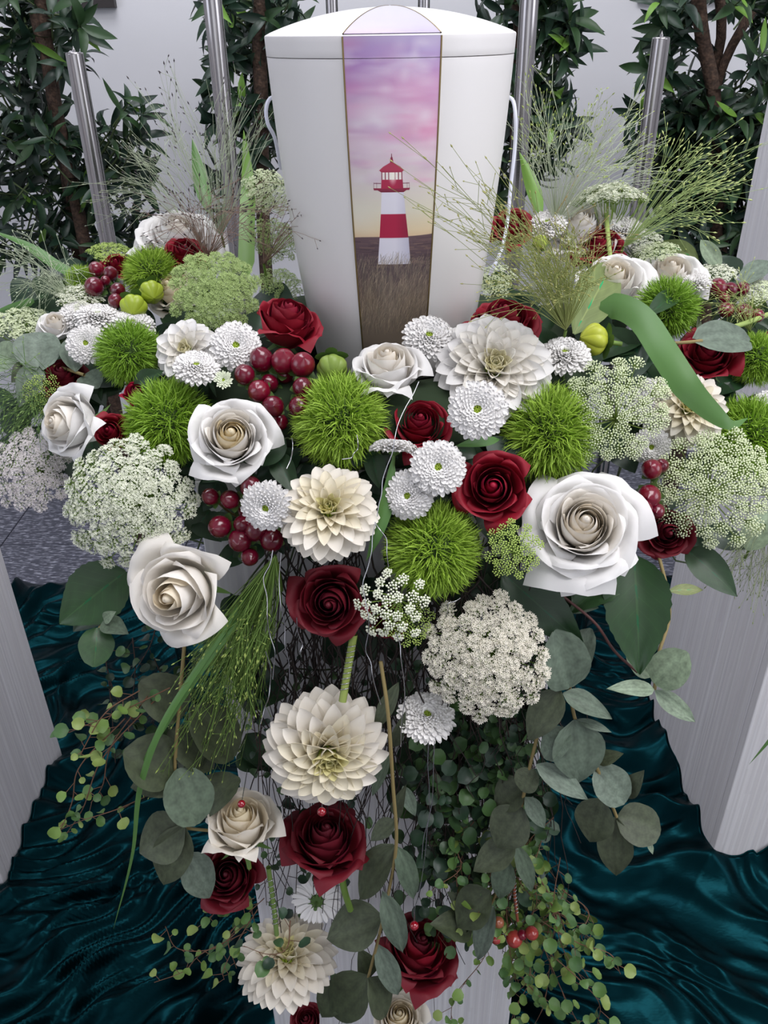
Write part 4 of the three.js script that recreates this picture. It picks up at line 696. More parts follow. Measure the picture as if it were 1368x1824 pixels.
leafThing('broad_leaf', 'dark leaf under the chrysanthemums in the front middle', 'leaf', LM.rose, 660, 800, 676, 870, 40, 'ovate', { d0: 0.0, d1: 0.0 });
function fillers(where, specs, deep) {                                        // greenery that fills the gaps between the flower heads: sprigs of seven leaves
  specs.sort((p, q) => Math.round(p[0] / 110) - Math.round(q[0] / 110) || p[1] - q[1]);
  for (let i = 0; i < specs.length; i += 7) {
    const S = specs.slice(i, i + 7), t = thing('leafy_sprig', 'sprig of dark green leaves filling the gaps deep ' + where, 'foliage', on(S[0][0], S[0][1], S[0][6]), 'dark leafy sprigs deep ' + where);
    part('stem', tubeGeo(S.map((s) => (deep ? on(s[0], s[1], s[6] - 0.006).add(V(0, -0.045, -0.01)) : at(s[0], s[1], Math.max(0.64, dist(s[0], s[1]) - s[6] + 0.004))).sub(t.position)).concat(S.length < 2 ? [V(0, -0.01, 0)] : []), 0.001, 30, 5), darkStem, t);
    for (const [x0, y0, x1, y1, w, , d0, d1] of S) pxLeaf(t, 'leaf', LM.dark, x0, y0, x1, y1, w, 'ovate', { d0, d1 });
  }
}
const spec = (px, py, d, L, w, d0, d1) => [px, py, px + L * Math.cos(d), py + L * 0.8 * Math.sin(d), w, 0, d0, d1];
{
  const A = [], B = [], C = [], F = [];
  for (let i = 0; i < 166; i++) { const left = i % 2, px = left ? mix(20, 470, rnd()) : mix(900, 1350, rnd()), edge = px < 200 || px > 1250; (left ? A : B).push(spec(px, mix(i < 96 ? 470 : 500, edge ? 820 : i < 96 ? 1000 : 760, rnd()), rr(0, 6.28), rr(58, 105), rr(42, 64), -0.055, -0.04)); }
  for (let i = 0; i < 105; i++) { const px = mix(400, 1000, rnd()), py = mix(850, 1420, rnd() ** 1.3), D = dist(px, py); C.push(spec(px, py, rr(0, 6.28), rr(58, 105), rr(42, 64), Math.max(-0.06, D - 0.648), Math.max(-0.05, D - 0.64))); }
  for (let i = 0; i < 49; i++) { const px = mix(350, 1010, (i + rnd()) / 49), py = rr(760, 930), k = Math.max(-0.03, dist(px, py) - 0.642); F.push(spec(px, py, rr(0.3, 2.8), rr(60, 105), rr(44, 66), k, k + 0.01)); }
  fillers('between the flowers on the left side', A, true); fillers('between the flowers on the right side', B, true); fillers('behind the trailing part', C); fillers('behind the front row of flowers', F);
}
// long grass-like blades
function strap(label, pts, w, mats, o = {}) {
  const P = pts.map(([x, y, d]) => on(x, y, d ?? 0.02)), t = thing('strap_leaf', label, 'leaf blade', P[0]), c = new THREE.CatmullRomCurve3(P), ww = w * pxm(P[0]), n = o.n ?? 30, F = SHAPES[o.shape ?? 'strap'];
  const tang = V(), g = grid(4, n, (uu, v) => { const u = uu * 2 - 1, p = c.getPoint(v).sub(t.position); tang.copy(c.getTangent(v)); const nn = toEye(P[0], o.a ?? 0, (o.b ?? 0.2)).clone(), x = tang.clone().cross(nn).normalize(), N = x.clone().cross(tang), h = ww / 2 * F(clamp(v, 0.01, 0.995)); p.addScaledVector(x, u * h).addScaledVector(N, -Math.abs(u) * h * (o.fold ?? 0.35)); return [p.x, p.y, p.z]; });
  part('leaf_surface', g, Array.isArray(mats) ? pick(mats) : mats, t); return t;
}
strap('broad green blade arching down over the flowers at the right', [[1068, 548, 0.02], [1100, 545, 0.04], [1140, 565, 0.055], [1185, 630, 0.06], [1225, 690, 0.06], [1270, 735, 0.055], [1300, 756, 0.05], [1332, 745, 0.03]], 46, LM.strap[0], { fold: 0.15 });
strap('tall upright green blade close to the left side of the urn', [[438, 490, 0.0], [440, 400, 0.0], [441, 310, 0.0], [434, 232, 0.0]], 30, LM.strap[1], { fold: 0.2 });
strap('short upright green blade behind the ruffled white rose at the left', [[372, 380, -0.02], [358, 320, -0.02], [342, 246, -0.02]], 28, LM.strap[0], { shape: 'lance' });
strap('green blade reaching out to the left edge', [[145, 492, 0.0], [95, 465, 0.0], [50, 435, 0.01], [-20, 408, 0.02]], 24, LM.strap[0], { b: 0.8 });
strap('pale green blade behind the grass at the right of the urn', [[965, 385, -0.02], [948, 330, -0.02], [925, 270, -0.02]], 26, LM.strap[1], { shape: 'lance' });
strap('long narrow green blade trailing down at the left', [[475, 1010, 0.0], [380, 1150, 0.02], [290, 1290, 0.03], [250, 1400, 0.035], [236, 1520, 0.035], [202, 1655, 0.03]], 12, LM.strap[0], { n: 40 });
strap('second long green blade trailing beside the narrow one at the left', [[480, 1030, 0.0], [360, 1190, 0.02], [270, 1330, 0.02], [240, 1400, 0.02]], 13, LM.strap[0], { n: 40 });
strap('narrow green blade tip entering at the right edge low down', [[1385, 960, 0.0], [1430, 1060, 0.01], [1430, 1200, 0.01], [1395, 1290, 0.0], [1368, 1322, 0.0], [1334, 1362, 0.0]], 11, LM.strap[0], { shape: 'lance' });
strap('green blade at the far left edge under the grass', [[60, 535, 0.0], [20, 548, 0.0], [-20, 560, 0.0]], 14, LM.strap[0]);
strap('green stem-like leaf between the loose chrysanthemums in the front middle', [[700, 815, 0.02], [693, 880, 0.02], [672, 950, 0.02], [652, 1000, 0.01]], 26, LM.strap[0], { shape: 'lance' });

// ------------------------------------------------------------------ eucalyptus branches
function branch(label, stems, leaves, mats) {
  const t = thing('eucalyptus_branch', label, 'eucalyptus', on(...stems[0][0]));
  for (const st of stems) part('stem', tubeGeo(st.map(([x, y, d]) => on(x, y, d ?? 0.01).sub(t.position)), 0.0017, 40, 6), std(0x8a7a4c, 0.65), t);
  for (const [x0, y0, x1, y1, w, o = {}] of leaves) { const m = o.m ?? mats; pxLeaf(t, 'leaf', m, x0, y0, x1, y1, w, o.s ?? 'ovate', { d0: 0.012, d1: 0.022, ...o }); }
  return t;
}
const E = LM.euc, ED = LM.eucdark, EP = LM.eucpale;
branch('long eucalyptus branch hanging down the middle of the trailing flowers', [[[678, 1178, 0.02], [690, 1260, 0.03], [700, 1400, 0.035], [706, 1500, 0.035], [692, 1590, 0.035], [672, 1680, 0.035], [655, 1745, 0.03]]], [
  [704, 1455, 722, 1400, 24, { m: ED }], [702, 1460, 660, 1498, 34, { m: ED }], [703, 1505, 637, 1605, 64, { m: ED, d0: 0.02 }], [707, 1508, 740, 1605, 40, { m: E, d0: 0.03, d1: 0.035 }], [682, 1588, 720, 1702, 46, { m: E, d0: 0.035, d1: 0.04 }], [680, 1632, 580, 1672, 84, { m: ED, d0: 0.02 }], [672, 1682, 712, 1778, 42, { m: E, d0: 0.03, d1: 0.035 }],
  [656, 1738, 588, 1812, 84, { m: ED, d0: 0.03, d1: 0.03 }], [656, 1742, 690, 1815, 62, { m: ED, d0: 0.035, d1: 0.03 }], [610, 1745, 570, 1815, 52, { m: ED }], [718, 1400, 740, 1455, 26, { m: E }], [692, 1342, 662, 1420, 24, { m: E }], [710, 1215, 666, 1304, 30, { m: ED, s: 'lance' }], [700, 1330, 722, 1270, 22, { m: ED }], [660, 1740, 640, 1690, 40, { m: ED, d0: 0.01, d1: 0 }]], E);
branch('eucalyptus branch of large round leaves hanging at the left of the trailing flowers', [[[330, 1130, -0.01], [320, 1250, 0.0], [312, 1380, 0.01], [325, 1475, 0.01]], [[325, 1475, 0.01], [380, 1480, 0.01], [440, 1485, 0.0]]], [
  [310, 1378, 222, 1338, 104, { m: ED, s: 'round' }], [318, 1385, 232, 1402, 62, { m: ED }], [315, 1370, 352, 1470, 96, { m: E, s: 'round', d1: 0.035 }], [345, 1440, 425, 1388, 72, { m: ED, s: 'round', d0: 0.0, d1: 0.0 }], [330, 1470, 246, 1520, 92, { m: ED, s: 'ovate' }], [326, 1468, 290, 1580, 74, { m: ED, d1: 0.03 }], [328, 1520, 376, 1602, 64, { m: E }], [340, 1260, 420, 1350, 96, { m: ED, s: 'round', d0: -0.01, d1: -0.01 }], [330, 1270, 250, 1215, 90, { m: ED, s: 'round', d0: -0.01, d1: -0.005 }], [318, 1375, 375, 1340, 60, { m: ED, d0: -0.005, d1: -0.005 }], [300, 1300, 380, 1370, 70, { m: ED, s: 'round', d0: -0.01, d1: 0 }]], ED);
branch('small eucalyptus sprig at the left under the broad leaf', [[[215, 1075, -0.01], [185, 1110, 0.0], [172, 1125, 0.01]]], [[173, 1118, 168, 1188, 64, { m: [LM.rose[0]], s: 'round' }], [182, 1108, 228, 1128, 38, { m: E }], [185, 1105, 205, 1090, 22, { m: EP }]], E);
branch('grey eucalyptus branch hanging on the right of the trailing flowers', [[[1000, 1090, -0.01], [1010, 1180, 0.005], [1024, 1280, 0.01], [1062, 1365, 0.015], [1098, 1455, 0.015]]], [
  [1015, 1225, 990, 1125, 96, { m: E, s: 'round', d1: 0.02 }], [1020, 1200, 1052, 1120, 56, { m: E, s: 'round', d0: 0.0, d1: 0.0 }], [1003, 1235, 1092, 1280, 42, { m: E }], [998, 1228, 940, 1320, 62, { m: ED }], [1024, 1282, 1032, 1398, 96, { m: E, s: 'ovate', d1: 0.025 }], [1012, 1298, 970, 1352, 54, { m: E, s: 'round' }], [1026, 1282, 1090, 1304, 18, { m: E, s: 'lance' }], [1062, 1365, 1114, 1432, 72, { m: E, s: 'round', d1: 0.028 }], [1109, 1416, 1146, 1374, 38, { m: ED }], [1064, 1356, 1110, 1342, 28, { m: ED }], [1072, 1422, 1050, 1502, 74, { m: ED, s: 'ovate', d1: 0.02 }], [1098, 1455, 1096, 1564, 64, { m: ED, s: 'ovate', d1: 0.025 }], [1098, 1458, 1178, 1482, 78, { m: ED, s: 'round', d1: 0.02 }], [1155, 1498, 1163, 1522, 10, { m: EP, s: 'lance' }]], E);
branch('eucalyptus branch with pointed leaves hanging right of the middle stem', [[[965, 1280, 0.0], [945, 1360, 0.01], [928, 1440, 0.01], [912, 1520, 0.01], [880, 1600, 0.01], [850, 1650, 0.01]]], [
  [955, 1362, 1050, 1425, 42, { m: E, d0: 0.02, d1: 0.03 }], [930, 1438, 884, 1512, 78, { m: ED, s: 'ovate' }], [935, 1395, 880, 1440, 66, { m: ED, d0: 0.0, d1: 0.0 }], [918, 1500, 842, 1552, 56, { m: ED }], [918, 1505, 950, 1592, 32, { m: E }], [905, 1530, 888, 1604, 44, { m: E }], [874, 1588, 812, 1652, 74, { m: ED, s: 'ovate' }], [880, 1614, 848, 1714, 42, { m: E, d0: 0.02, d1: 0.03 }], [840, 1656, 768, 1645, 56, { m: ED }], [935, 1420, 972, 1476, 34, { m: E }], [950, 1370, 930, 1410, 50, { m: ED, s: 'round' }], [850, 1640, 800, 1590, 50, { m: ED, d0: 0, d1: 0 }]], E);
branch('thin reddish eucalyptus stem with three pale leaves in front of the right plinth', [[[1172, 985, -0.01], [1188, 1050, 0.0], [1192, 1100, 0.0], [1172, 1170, 0.01], [1166, 1228, 0.01]]], [[1166, 1218, 1224, 1162, 74, { m: EP, s: 'round' }], [1165, 1228, 1082, 1226, 32, { m: EP }], [1167, 1230, 1240, 1287, 36, { m: EP }], [1160, 1205, 1118, 1160, 40, { m: EP, s: 'round', d0: -0.01, d1: -0.015 }]], EP);
branch('eucalyptus sprig of grey leaves at the far left', [[[150, 668, -0.005], [110, 655, 0.0], [70, 650, 0.0], [30, 640, 0.0]]], [[70, 652, 66, 590, 82, { m: E, s: 'heart' }], [66, 650, 34, 724, 46, { m: E }], [32, 640, -14, 636, 66, { m: EP, s: 'round' }], [135, 662, 116, 604, 42, { m: E, d0: 0, d1: 0 }], [150, 668, 175, 690, 50, { m: E, s: 'round', d0: -0.01, d1: -0.01 }], [60, 652, 20, 680, 40, { m: ED }]], E);
branch('eucalyptus sprig with one round leaf lying over the right edge flowers', [[[1190, 612, 0.02], [1220, 610, 0.03], [1250, 607, 0.03]]], [[1248, 607, 1340, 605, 72, { m: E, s: 'heart', d0: 0.03, d1: 0.025 }], [1248, 607, 1244, 560, 10, { m: ED, d0: 0.03, d1: 0.03, s: 'lance' }]], E);
branch('eucalyptus sprig of two leaves reaching past the right edge', [[[1300, 535, -0.01], [1320, 505, 0.0], [1340, 490, 0.0]]], [[1318, 508, 1374, 462, 40, { m: E }], [1330, 980, 1380, 905, 54, { m: EP, d0: -0.01, d1: 0.0 }]], E);

// ------------------------------------------------------------------ trailing wire vines with small round leaves
const vineLeaf = [0.12, -0.15].map((bd) => grid(4, 6, (uu, v) => { const u = uu * 2 - 1, w = 0.5 * Math.sqrt(Math.max(0, 1 - (v * 2 - 1) ** 2)) * (1.02 - 0.15 * v); return [u * w, Math.abs(u) * w * 0.3 + bd * Math.sin(v * 3.1), v]; }));
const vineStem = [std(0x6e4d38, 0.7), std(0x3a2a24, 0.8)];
function vine(label, pts, n, lpx, mats, o = {}) {
  const P = pts.map(([x, y, d]) => on(x + rr(-3, 3), y, (d ?? 0) + rr(-0.004, 0.004))), t = thing('trailing_vine', label, 'vine', P[0], o.group), loc = P.map((p) => p.clone().sub(t.position)), c = new THREE.CatmullRomCurve3(loc), s = new Soup();
  s.tube(c.getPoints(30), 0.0007, 4, 0.0004);
  for (let i = 0; i < n; i++) {
    const k = clamp((i + 0.6) / n + rr(-0.02, 0.02), 0.02, 1), p = c.getPoint(k), ax = c.getTangent(k), side = i % 2 ? 1 : -1, w = t.position.clone().add(p), L = lpx * rr(0.55, 1.2) * pxm(w);
    const d = ax.clone().multiplyScalar(rr(-0.1, 0.8)).addScaledVector(camRight, side * rr(0.1, 1)).addScaledVector(camUp, rr(-0.9, 0.7)).addScaledVector(camBack, rr(-0.7, 0.7)).normalize(), up = toEye(w, rr(-1.2, 1.2), rr(-0.3, 1.6)), x = up.clone().cross(d).normalize(), N = d.clone().cross(x).multiplyScalar(-1).normalize();
    const base = p.clone().addScaledVector(d, L * rr(0.3, 1.1)); s.tube([p, base], 0.0004, 3);
    const l = part('leaf', vineLeaf[i % 2], pick(mats), t), m = basis(x.multiplyScalar(L), d.clone().cross(x).normalize().multiplyScalar(L), d.multiplyScalar(L), base); l.matrix.copy(m); l.matrix.decompose(l.position, l.quaternion, l.scale);
  }
  s.build('stem', vineStem[o.dark ? 1 : 0], t);
  return t;
}
const gl = 'wire vine strands at the left of the trailing flowers', gb = 'wire vine strands at the lower left', gr = 'wire vine strands at the lower right', gd = 'dark wire vine strands right of the middle';
const LL = 'thin vine with small round green leaves at the left over the dark velvet', LB = 'thin vine with small round leaves at the lower left beside the ragged dahlia', LR = 'leafy green vine strand at the lower right hanging over velvet and plinth', LD = 'dark small-leaved vine strand hanging between middle stem and right eucalyptus';
vine('vine strand at the left with its bunch of yellow-green leaves beside the dark velvet', [[300, 1225], [220, 1265, 0.01], [160, 1290, 0.01], [125, 1305]], 15, 24, LM.vine, { group: gl });
for (const p of [[[265, 1240], [195, 1330, 0.01], [180, 1400, 0.01], [165, 1430]], [[280, 1240], [185, 1350, 0.02], [150, 1440, 0.02], [115, 1490]], [[300, 1400], [210, 1440, 0.02], [150, 1460, 0.02], [105, 1480]], [[220, 1280, 0.01], [140, 1370, 0.02], [130, 1430, 0.02], [100, 1495, 0.02]], [[250, 1230], [190, 1265, 0.02], [150, 1330, 0.02], [140, 1345, 0.02]]]) vine(LL, p, 10, 21, LM.vine, { group: gl });
for (const p of [[[445, 1640, 0], [380, 1690, 0.01], [320, 1690, 0.02], [295, 1650, 0.02]], [[440, 1660, 0], [360, 1700, 0.01], [325, 1730, 0.01], [275, 1750, 0.01]], [[450, 1600, 0], [395, 1620, 0.01], [365, 1640, 0.01]], [[460, 1620], [420, 1680, 0.01], [395, 1730, 0.02], [400, 1745, 0.02]], [[470, 1600], [430, 1640, 0.01], [410, 1670, 0.01], [420, 1725, 0.01]]]) vine(LB, p, 9, 21, LM.vine, { group: gb });
for (let i = 0; i < 26; i++) { const x = rr(830, 1010), y = rr(1440, 1640), x1 = x + rr(-90, 110), L = rr(110, 250); vine(LR, [[x, y, -0.02], [mix(x, x1, 0.3) + rr(-25, 25), y + L * 0.35, rr(-0.03, 0.01)], [mix(x, x1, 0.7) + rr(-25, 25), y + L * 0.7, rr(-0.03, 0.02)], [x1, y + L, rr(-0.03, 0.02)]], 17, 20, LM.vine, { group: gr }); }
vine('twisted vine tip with a few dark leaves lying over the ragged dahlia', [[520, 1640, 0.05], [512, 1690, 0.06], [480, 1700, 0.06], [435, 1685, 0.05]], 7, 24, LM.vinedark, {});
vine('vine strand arching out farthest right over the velvet with a bare curled tip', [[960, 1640], [1030, 1680, 0.02], [1085, 1700, 0.02], [1108, 1735, 0.02]], 9, 24, LM.vine, {});
vine('vine strand lowest at the right, its last round leaves against the velvet', [[980, 1700], [1040, 1750, 0.02], [1070, 1790, 0.02], [1060, 1830, 0.02]], 10, 25, LM.vine, {});
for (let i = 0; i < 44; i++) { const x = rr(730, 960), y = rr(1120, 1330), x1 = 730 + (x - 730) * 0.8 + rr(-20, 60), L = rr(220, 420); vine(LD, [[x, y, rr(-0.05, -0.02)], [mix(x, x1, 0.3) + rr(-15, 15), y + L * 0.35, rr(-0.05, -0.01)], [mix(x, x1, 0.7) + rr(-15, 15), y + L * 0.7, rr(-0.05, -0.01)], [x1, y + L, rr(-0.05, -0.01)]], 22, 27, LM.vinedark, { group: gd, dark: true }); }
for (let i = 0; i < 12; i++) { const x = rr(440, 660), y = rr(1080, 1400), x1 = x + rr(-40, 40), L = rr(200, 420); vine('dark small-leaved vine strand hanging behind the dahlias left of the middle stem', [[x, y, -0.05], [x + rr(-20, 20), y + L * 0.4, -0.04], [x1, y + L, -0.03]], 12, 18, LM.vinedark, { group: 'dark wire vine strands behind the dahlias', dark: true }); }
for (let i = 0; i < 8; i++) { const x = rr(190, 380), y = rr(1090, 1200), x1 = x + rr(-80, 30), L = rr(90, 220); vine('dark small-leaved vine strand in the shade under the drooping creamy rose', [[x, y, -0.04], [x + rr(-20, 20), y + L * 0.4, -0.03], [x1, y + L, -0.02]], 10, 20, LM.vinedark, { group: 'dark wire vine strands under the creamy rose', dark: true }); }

// ------------------------------------------------------------------ airy grass
const seedGeo = new THREE.OctahedronGeometry(1, 0);
function grass(label, base, tips, o = {}) {                             // tips: [px, py, count, spread px]
  const B = on(...base), t = thing('grass_spray', label, 'grass', B), hair = new Soup(), seeds = new Soup(), sp = o.seed ?? 3.2;
  for (const [x, y, n, spread, d = 0] of tips) for (let i = 0; i < n * 0.62; i++) {
    const ex = x + rr(-1, 1) * spread, ey = y + rr(-1, 1) * spread * (o.flat ?? 1), E0 = at(ex, ey, dist(base[0], base[1]) - (base[2] ?? 0) - d + rr(-0.05, 0.05)), s = rr(0, 0.35), P0 = V(), E1 = E0.sub(B), mid = E1.clone().multiplyScalar(0.55).add(V(rr(-0.012, 0.012), rr(-0.002, 0.012) + (o.sag ?? 0.01), rr(-0.012, 0.012)));
    const c = new THREE.CatmullRomCurve3([P0, mid, E1]); hair.tube(c.getPoints(9), o.r ?? 0.0003, 3, (o.r ?? 0.0003) * 0.6);
    const put = (e, dir) => { const L = sp * pxm(B) * rr(0.8, 1.25), a = V(0.3, 0.8, 0.1).cross(dir).normalize(), b = a.clone().cross(dir); seeds.add(seedGeo, basis(a.multiplyScalar(L * 0.33), dir.clone().multiplyScalar(L), b.multiplyScalar(L * 0.33), e)); };
    put(E1, c.getTangent(1));
    for (let k = 0; k < (o.side ?? 4); k++) { const q = rr(0.45, 0.97), p = c.getPoint(q), tn = c.getTangent(q), e = p.clone().addScaledVector(tn, rr(0.008, 0.03)).add(V(rr(-1, 1), rr(-1, 1), rr(-1, 1)).multiplyScalar(0.011)); hair.tube([p, e], (o.r ?? 0.0003) * 0.7, 3); put(e, e.clone().sub(p).normalize()); }
  }
  hair.build('hairs', o.hm ?? std(0x9fb47c, 0.6), t, true); seeds.build('seeds', o.sm ?? std(0xaab878, 0.6), t, true);
  const F = tips[0]; part('stalk', tubeGeo([V(0, -0.05, -0.02), V(0, -0.02, -0.01), V()], 0.0014, 8, 6), greenStem, t);
  return t;
}
const darkSeed = std(0x3a3034, 0.6), brownHair = std(0x8a7060, 0.6), paleHair = std(0xb9c4a6, 0.6), greenHair = std(0x8fa35a, 0.6), greenSeed = std(0xa5b660, 0.6);
grass('spray of fine grass with dark seeds standing at the left of the urn', [395, 420, 0.0], [[290, 170, 16, 70], [340, 230, 24, 70], [270, 290, 18, 60], [430, 190, 20, 50], [470, 230, 14, 30], [390, 280, 20, 50]], { hm: paleHair, sm: darkSeed, side: 2 });
grass('spray of fine pale grass reaching over the far left candle stand', [330, 400, 0.0], [[235, 290, 14, 40], [215, 350, 14, 40], [180, 365, 8, 40], [255, 260, 10, 40]], { hm: paleHair, sm: std(0x8c937c, 0.6), side: 3 });
grass('spray of reddish grass hairs over the ruffled white rose at the left', [370, 460, 0.03], [[300, 400, 24, 50], [340, 385, 26, 50], [420, 390, 26, 50], [480, 400, 12, 40], [440, 350, 16, 40]], { hm: brownHair, sm: darkSeed, side: 2, seed: 3.6 });
grass('fine grass spray leaning against the left side of the urn', [470, 470, 0.01], [[530, 390, 10, 40, 0.03], [560, 420, 10, 40, 0.03], [510, 350, 8, 40, 0.02], [590, 430, 6, 30, 0.03]], { hm: brownHair, sm: darkSeed, side: 2 });
grass('large feathery green grass spray at the right of the urn', [990, 400, 0.0], [[1090, 200, 20, 60], [1060, 270, 26, 60], [1130, 250, 26, 60], [1150, 290, 26, 50], [1010, 230, 16, 40], [950, 170, 14, 40], [945, 250, 24, 40]], { hm: paleHair, sm: greenSeed, side: 4 });
grass('green grass spray spreading in front of the far right candle stand', [1110, 440, 0.02], [[1260, 260, 14, 50], [1310, 300, 16, 50], [1270, 350, 26, 50], [1200, 250, 12, 50], [1240, 400, 14, 40], [1340, 290, 6, 40]], { hm: std(0x9ab06c, 0.6), sm: std(0xb8c47a, 0.6), side: 3, seed: 4 });
grass('green grass spray fanning out in front of the right side of the urn', [1008, 588, 0.03], [[830, 400, 16, 60, 0.04], [900, 360, 14, 60, 0.03], [880, 470, 22, 60, 0.04], [790, 300, 10, 50, 0.04], [960, 430, 44, 60, 0.02], [1010, 440, 40, 50, 0.0], [880, 540, 16, 40, 0.05], [740, 330, 6, 50, 0.04], [1030, 500, 40, 30, 0.02], [985, 510, 60, 30, 0.01]], { hm: std(0x97a05c, 0.6), sm: std(0xa3a25e, 0.6), side: 3, r: 0.00033, seed: 3.6 });
grass('reddish-green grass spray at the right rear over the red rose', [1000, 500, 0.02], [[940, 400, 8, 50], [1030, 400, 14, 50], [1080, 430, 14, 50], [900, 430, 7, 50]], { hm: std(0x9a8a58, 0.6), sm: std(0x9c8a52, 0.6), side: 2 });
grass('pale grass spray at the far left edge above the flat lace flower', [130, 540, -0.01], [[20, 490, 30, 50], [70, 500, 24, 40], [30, 450, 10, 40], [110, 490, 14, 30]], { hm: paleHair, sm: paleHair, side: 3 });
grass('green grass spray at the far left beneath the grey eucalyptus', [110, 720, -0.02], [[20, 690, 40, 50], [20, 760, 60, 50], [60, 760, 40, 40], [10, 820, 16, 30]], { hm: std(0x5f8040, 0.6), sm: std(0x7d9a54, 0.6), side: 3 });
grass('dense green grass spray hanging down at the left under the creamy rose', [490, 990, 0.02], [[400, 1180, 70, 50, -0.005], [360, 1260, 90, 60, -0.01], [330, 1340, 50, 50, -0.01], [420, 1270, 60, 40, -0.01], [300, 1390, 20, 40, -0.01], [445, 1180, 40, 30, 0], [380, 1350, 24, 50, -0.01]], { hm: std(0x6b8a3c, 0.6), sm: std(0x9cae58, 0.6), side: 3, sag: 0.0, seed: 4.2, r: 0.0004 });
grass('fine grass spray hanging at the right edge in front of the plinth', [1362, 935, 0.0], [[1330, 1020, 30, 40, 0], [1350, 1060, 20, 30, 0], [1310, 1000, 16, 30, 0]], { hm: std(0x9aa67c, 0.6), sm: std(0x7c8a5c, 0.6), side: 3, sag: 0 });
grass('sprig of greenish feather grass at the right under the flat lace flower', [1335, 590, 0.0], [[1270, 540, 14, 30], [1300, 530, 18, 30], [1340, 545, 12, 30]], { hm: std(0xa4b068, 0.6), sm: std(0xb0bb74, 0.6), side: 3 });

// ------------------------------------------------------------------ stems, wires and beads in front
function stick(name, label, cat, pts, r, mat, wound) {
  const P = pts.map(([x, y, d]) => on(x, y, d ?? 0.02)), t = thing(name, label, cat, P[0]), L = P.map((p) => p.clone().sub(t.position)); part('stem', tubeGeo(L, r, 40, 8), mat, t);
  if (wound) { const c = new THREE.CatmullRomCurve3(L), w = []; for (let i = 0; i <= 90; i++) { const k = mix(0.15, 0.85, i / 90), a = i * 0.62; w.push(c.getPoint(k).addScaledVector(camRight, (r + 0.0006) * Math.cos(a)).addScaledVector(camBack, (r + 0.0006) * Math.sin(a))); } part('wire_winding', tubeGeo(w, 0.00045, 300, 4), silver, t); }
}
const silver = std(0xc4c4c8, 0.25, { metalness: 1 });
stick('cut_stem', 'thick green stem wound with silver wire under the middle dark red rose', 'stem', [[630, 1130, 0.02], [620, 1190, 0.022], [610, 1250, 0.03]], 0.0034, std(0x8a9a4a, 0.5), true);
stick('cut_stem', 'green stem wound with silver wire above the ragged dahlia', 'stem', [[478, 1545, 0.01], [487, 1610, 0.012], [493, 1665, 0.02]], 0.0026, std(0x6f8a44, 0.5), true);
stick('cut_stem', 'green cut stem below the very dark red rose', 'stem', [[608, 1545, 0.01], [612, 1580, 0.015], [624, 1620, 0.012]], 0.0036, std(0x6c8a3c, 0.5));
stick('cut_stem', 'red berry stem wound with silver wire right of the trailing eucalyptus', 'stem', [[915, 1560, 0.015], [917, 1600, 0.015], [922, 1640, 0.015]], 0.0016, std(0x8a4a34, 0.5), true);
stick('cut_stem', 'reddish twig crossing the velvet under the big open white rose', 'stem', [[1000, 1060, 0.0], [1060, 1110, 0.005], [1095, 1160, 0.005], [1135, 1197, 0.0]], 0.0013, std(0x5a3530, 0.6));
stick('cut_stem', 'green lace flower stem at the right rear', 'stem', [[1080, 380, 0.02], [1083, 420, 0.02], [1087, 460, 0.0]], 0.0026, rayPale);
stick('cut_stem', 'pale green stem of the lace flower at the right edge', 'stem', [[1368, 560, 0.01], [1330, 575, 0.02], [1275, 592, 0.01]], 0.0026, rayPale);
const WI = 'thin silver wire strand hanging among the ';
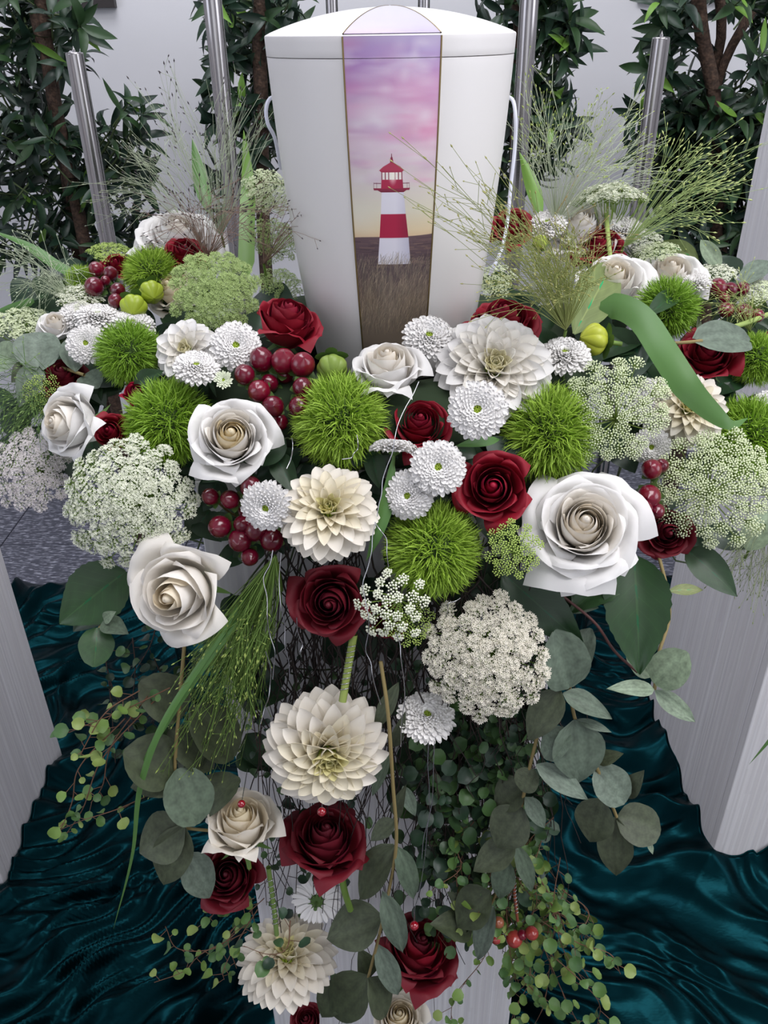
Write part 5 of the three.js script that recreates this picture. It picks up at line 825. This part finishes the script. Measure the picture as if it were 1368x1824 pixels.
for (const [w, p] of [['flowers from the white rose under the urn', [[745, 680], [722, 725], [703, 780], [690, 830], [680, 880], [672, 920]]], ['green dianthus with a curl at its end', [[634, 775], [638, 800], [625, 815], [608, 818]]], ['front flowers below the cream dahlia', [[668, 930], [690, 960], [690, 1010]]], ['front flowers beside the dark red rose', [[668, 930], [662, 980], [648, 1040], [655, 1100], [652, 1160], [662, 1200], [680, 1255]]], ['dark twigs right of the loose lace flower', [[702, 1125], [715, 1170], [722, 1240], [716, 1330]]], ['berries at the left of the cream dahlia', [[485, 980], [470, 1030], [475, 1100], [488, 1160], [486, 1210]]], ['dark twigs left of the dark red rose', [[500, 985], [502, 1080], [508, 1150], [515, 1210]]], ['dark twigs above the large white dahlia', [[528, 1100], [537, 1150], [535, 1170]]], ['vine strands under the pale chrysanthemum, left of two', [[762, 1320], [764, 1400], [766, 1450], [750, 1530]]], ['vine strands under the pale chrysanthemum, right of two', [[775, 1320], [770, 1430], [760, 1510], [745, 1600], [737, 1640]]], ['dark twigs beside the hanging grass', [[475, 1160], [482, 1220], [470, 1260], [462, 1290]]], ['leaves under the cream lace flower', [[792, 1100], [800, 1075], [820, 1065]]], ['berries under the white rose with the cream heart', [[520, 780], [522, 800], [510, 835]]]]) {
  const P = []; for (let i = 0; i < p.length; i++) { P.push(on(p[i][0] + rr(-2, 2), p[i][1], 0.05 + rr(-0.004, 0.004))); if (i < p.length - 1) P.push(on((p[i][0] + p[i + 1][0]) / 2 + rr(-4, 4), (p[i][1] + p[i + 1][1]) / 2, 0.05)); }
  const t = thing('silver_wire', WI + w, 'wire', P[0]); part('wire', tubeGeo(P.map((q) => q.clone().sub(P[0])), 0.0004, 60, 5), silver, t);
}
const bead = phys(0x8a0018, 0.15, { clearcoat: 1, clearcoatRoughness: 0.08 });
for (const [x, y, r, w] of [[430, 1432, 7, 'in the cream rose of the trailing part'], [573, 1446, 8, 'in the very dark red rose'], [738, 1649, 8, 'in the low red rose beside the eucalyptus stem']]) { const p = on(x, y, 0.055), t = thing('bead_pin', 'shiny red bead pin stuck ' + w, 'bead', p); part('bead', new THREE.SphereGeometry(r * pxm(p), 20, 14), bead, t); part('pin', new THREE.CylinderGeometry(0.0004, 0.0004, 0.04, 6).rotateX(Math.PI / 2).translate(0, 0, -0.02), silver, t); }

renderer.render(scene, camera);
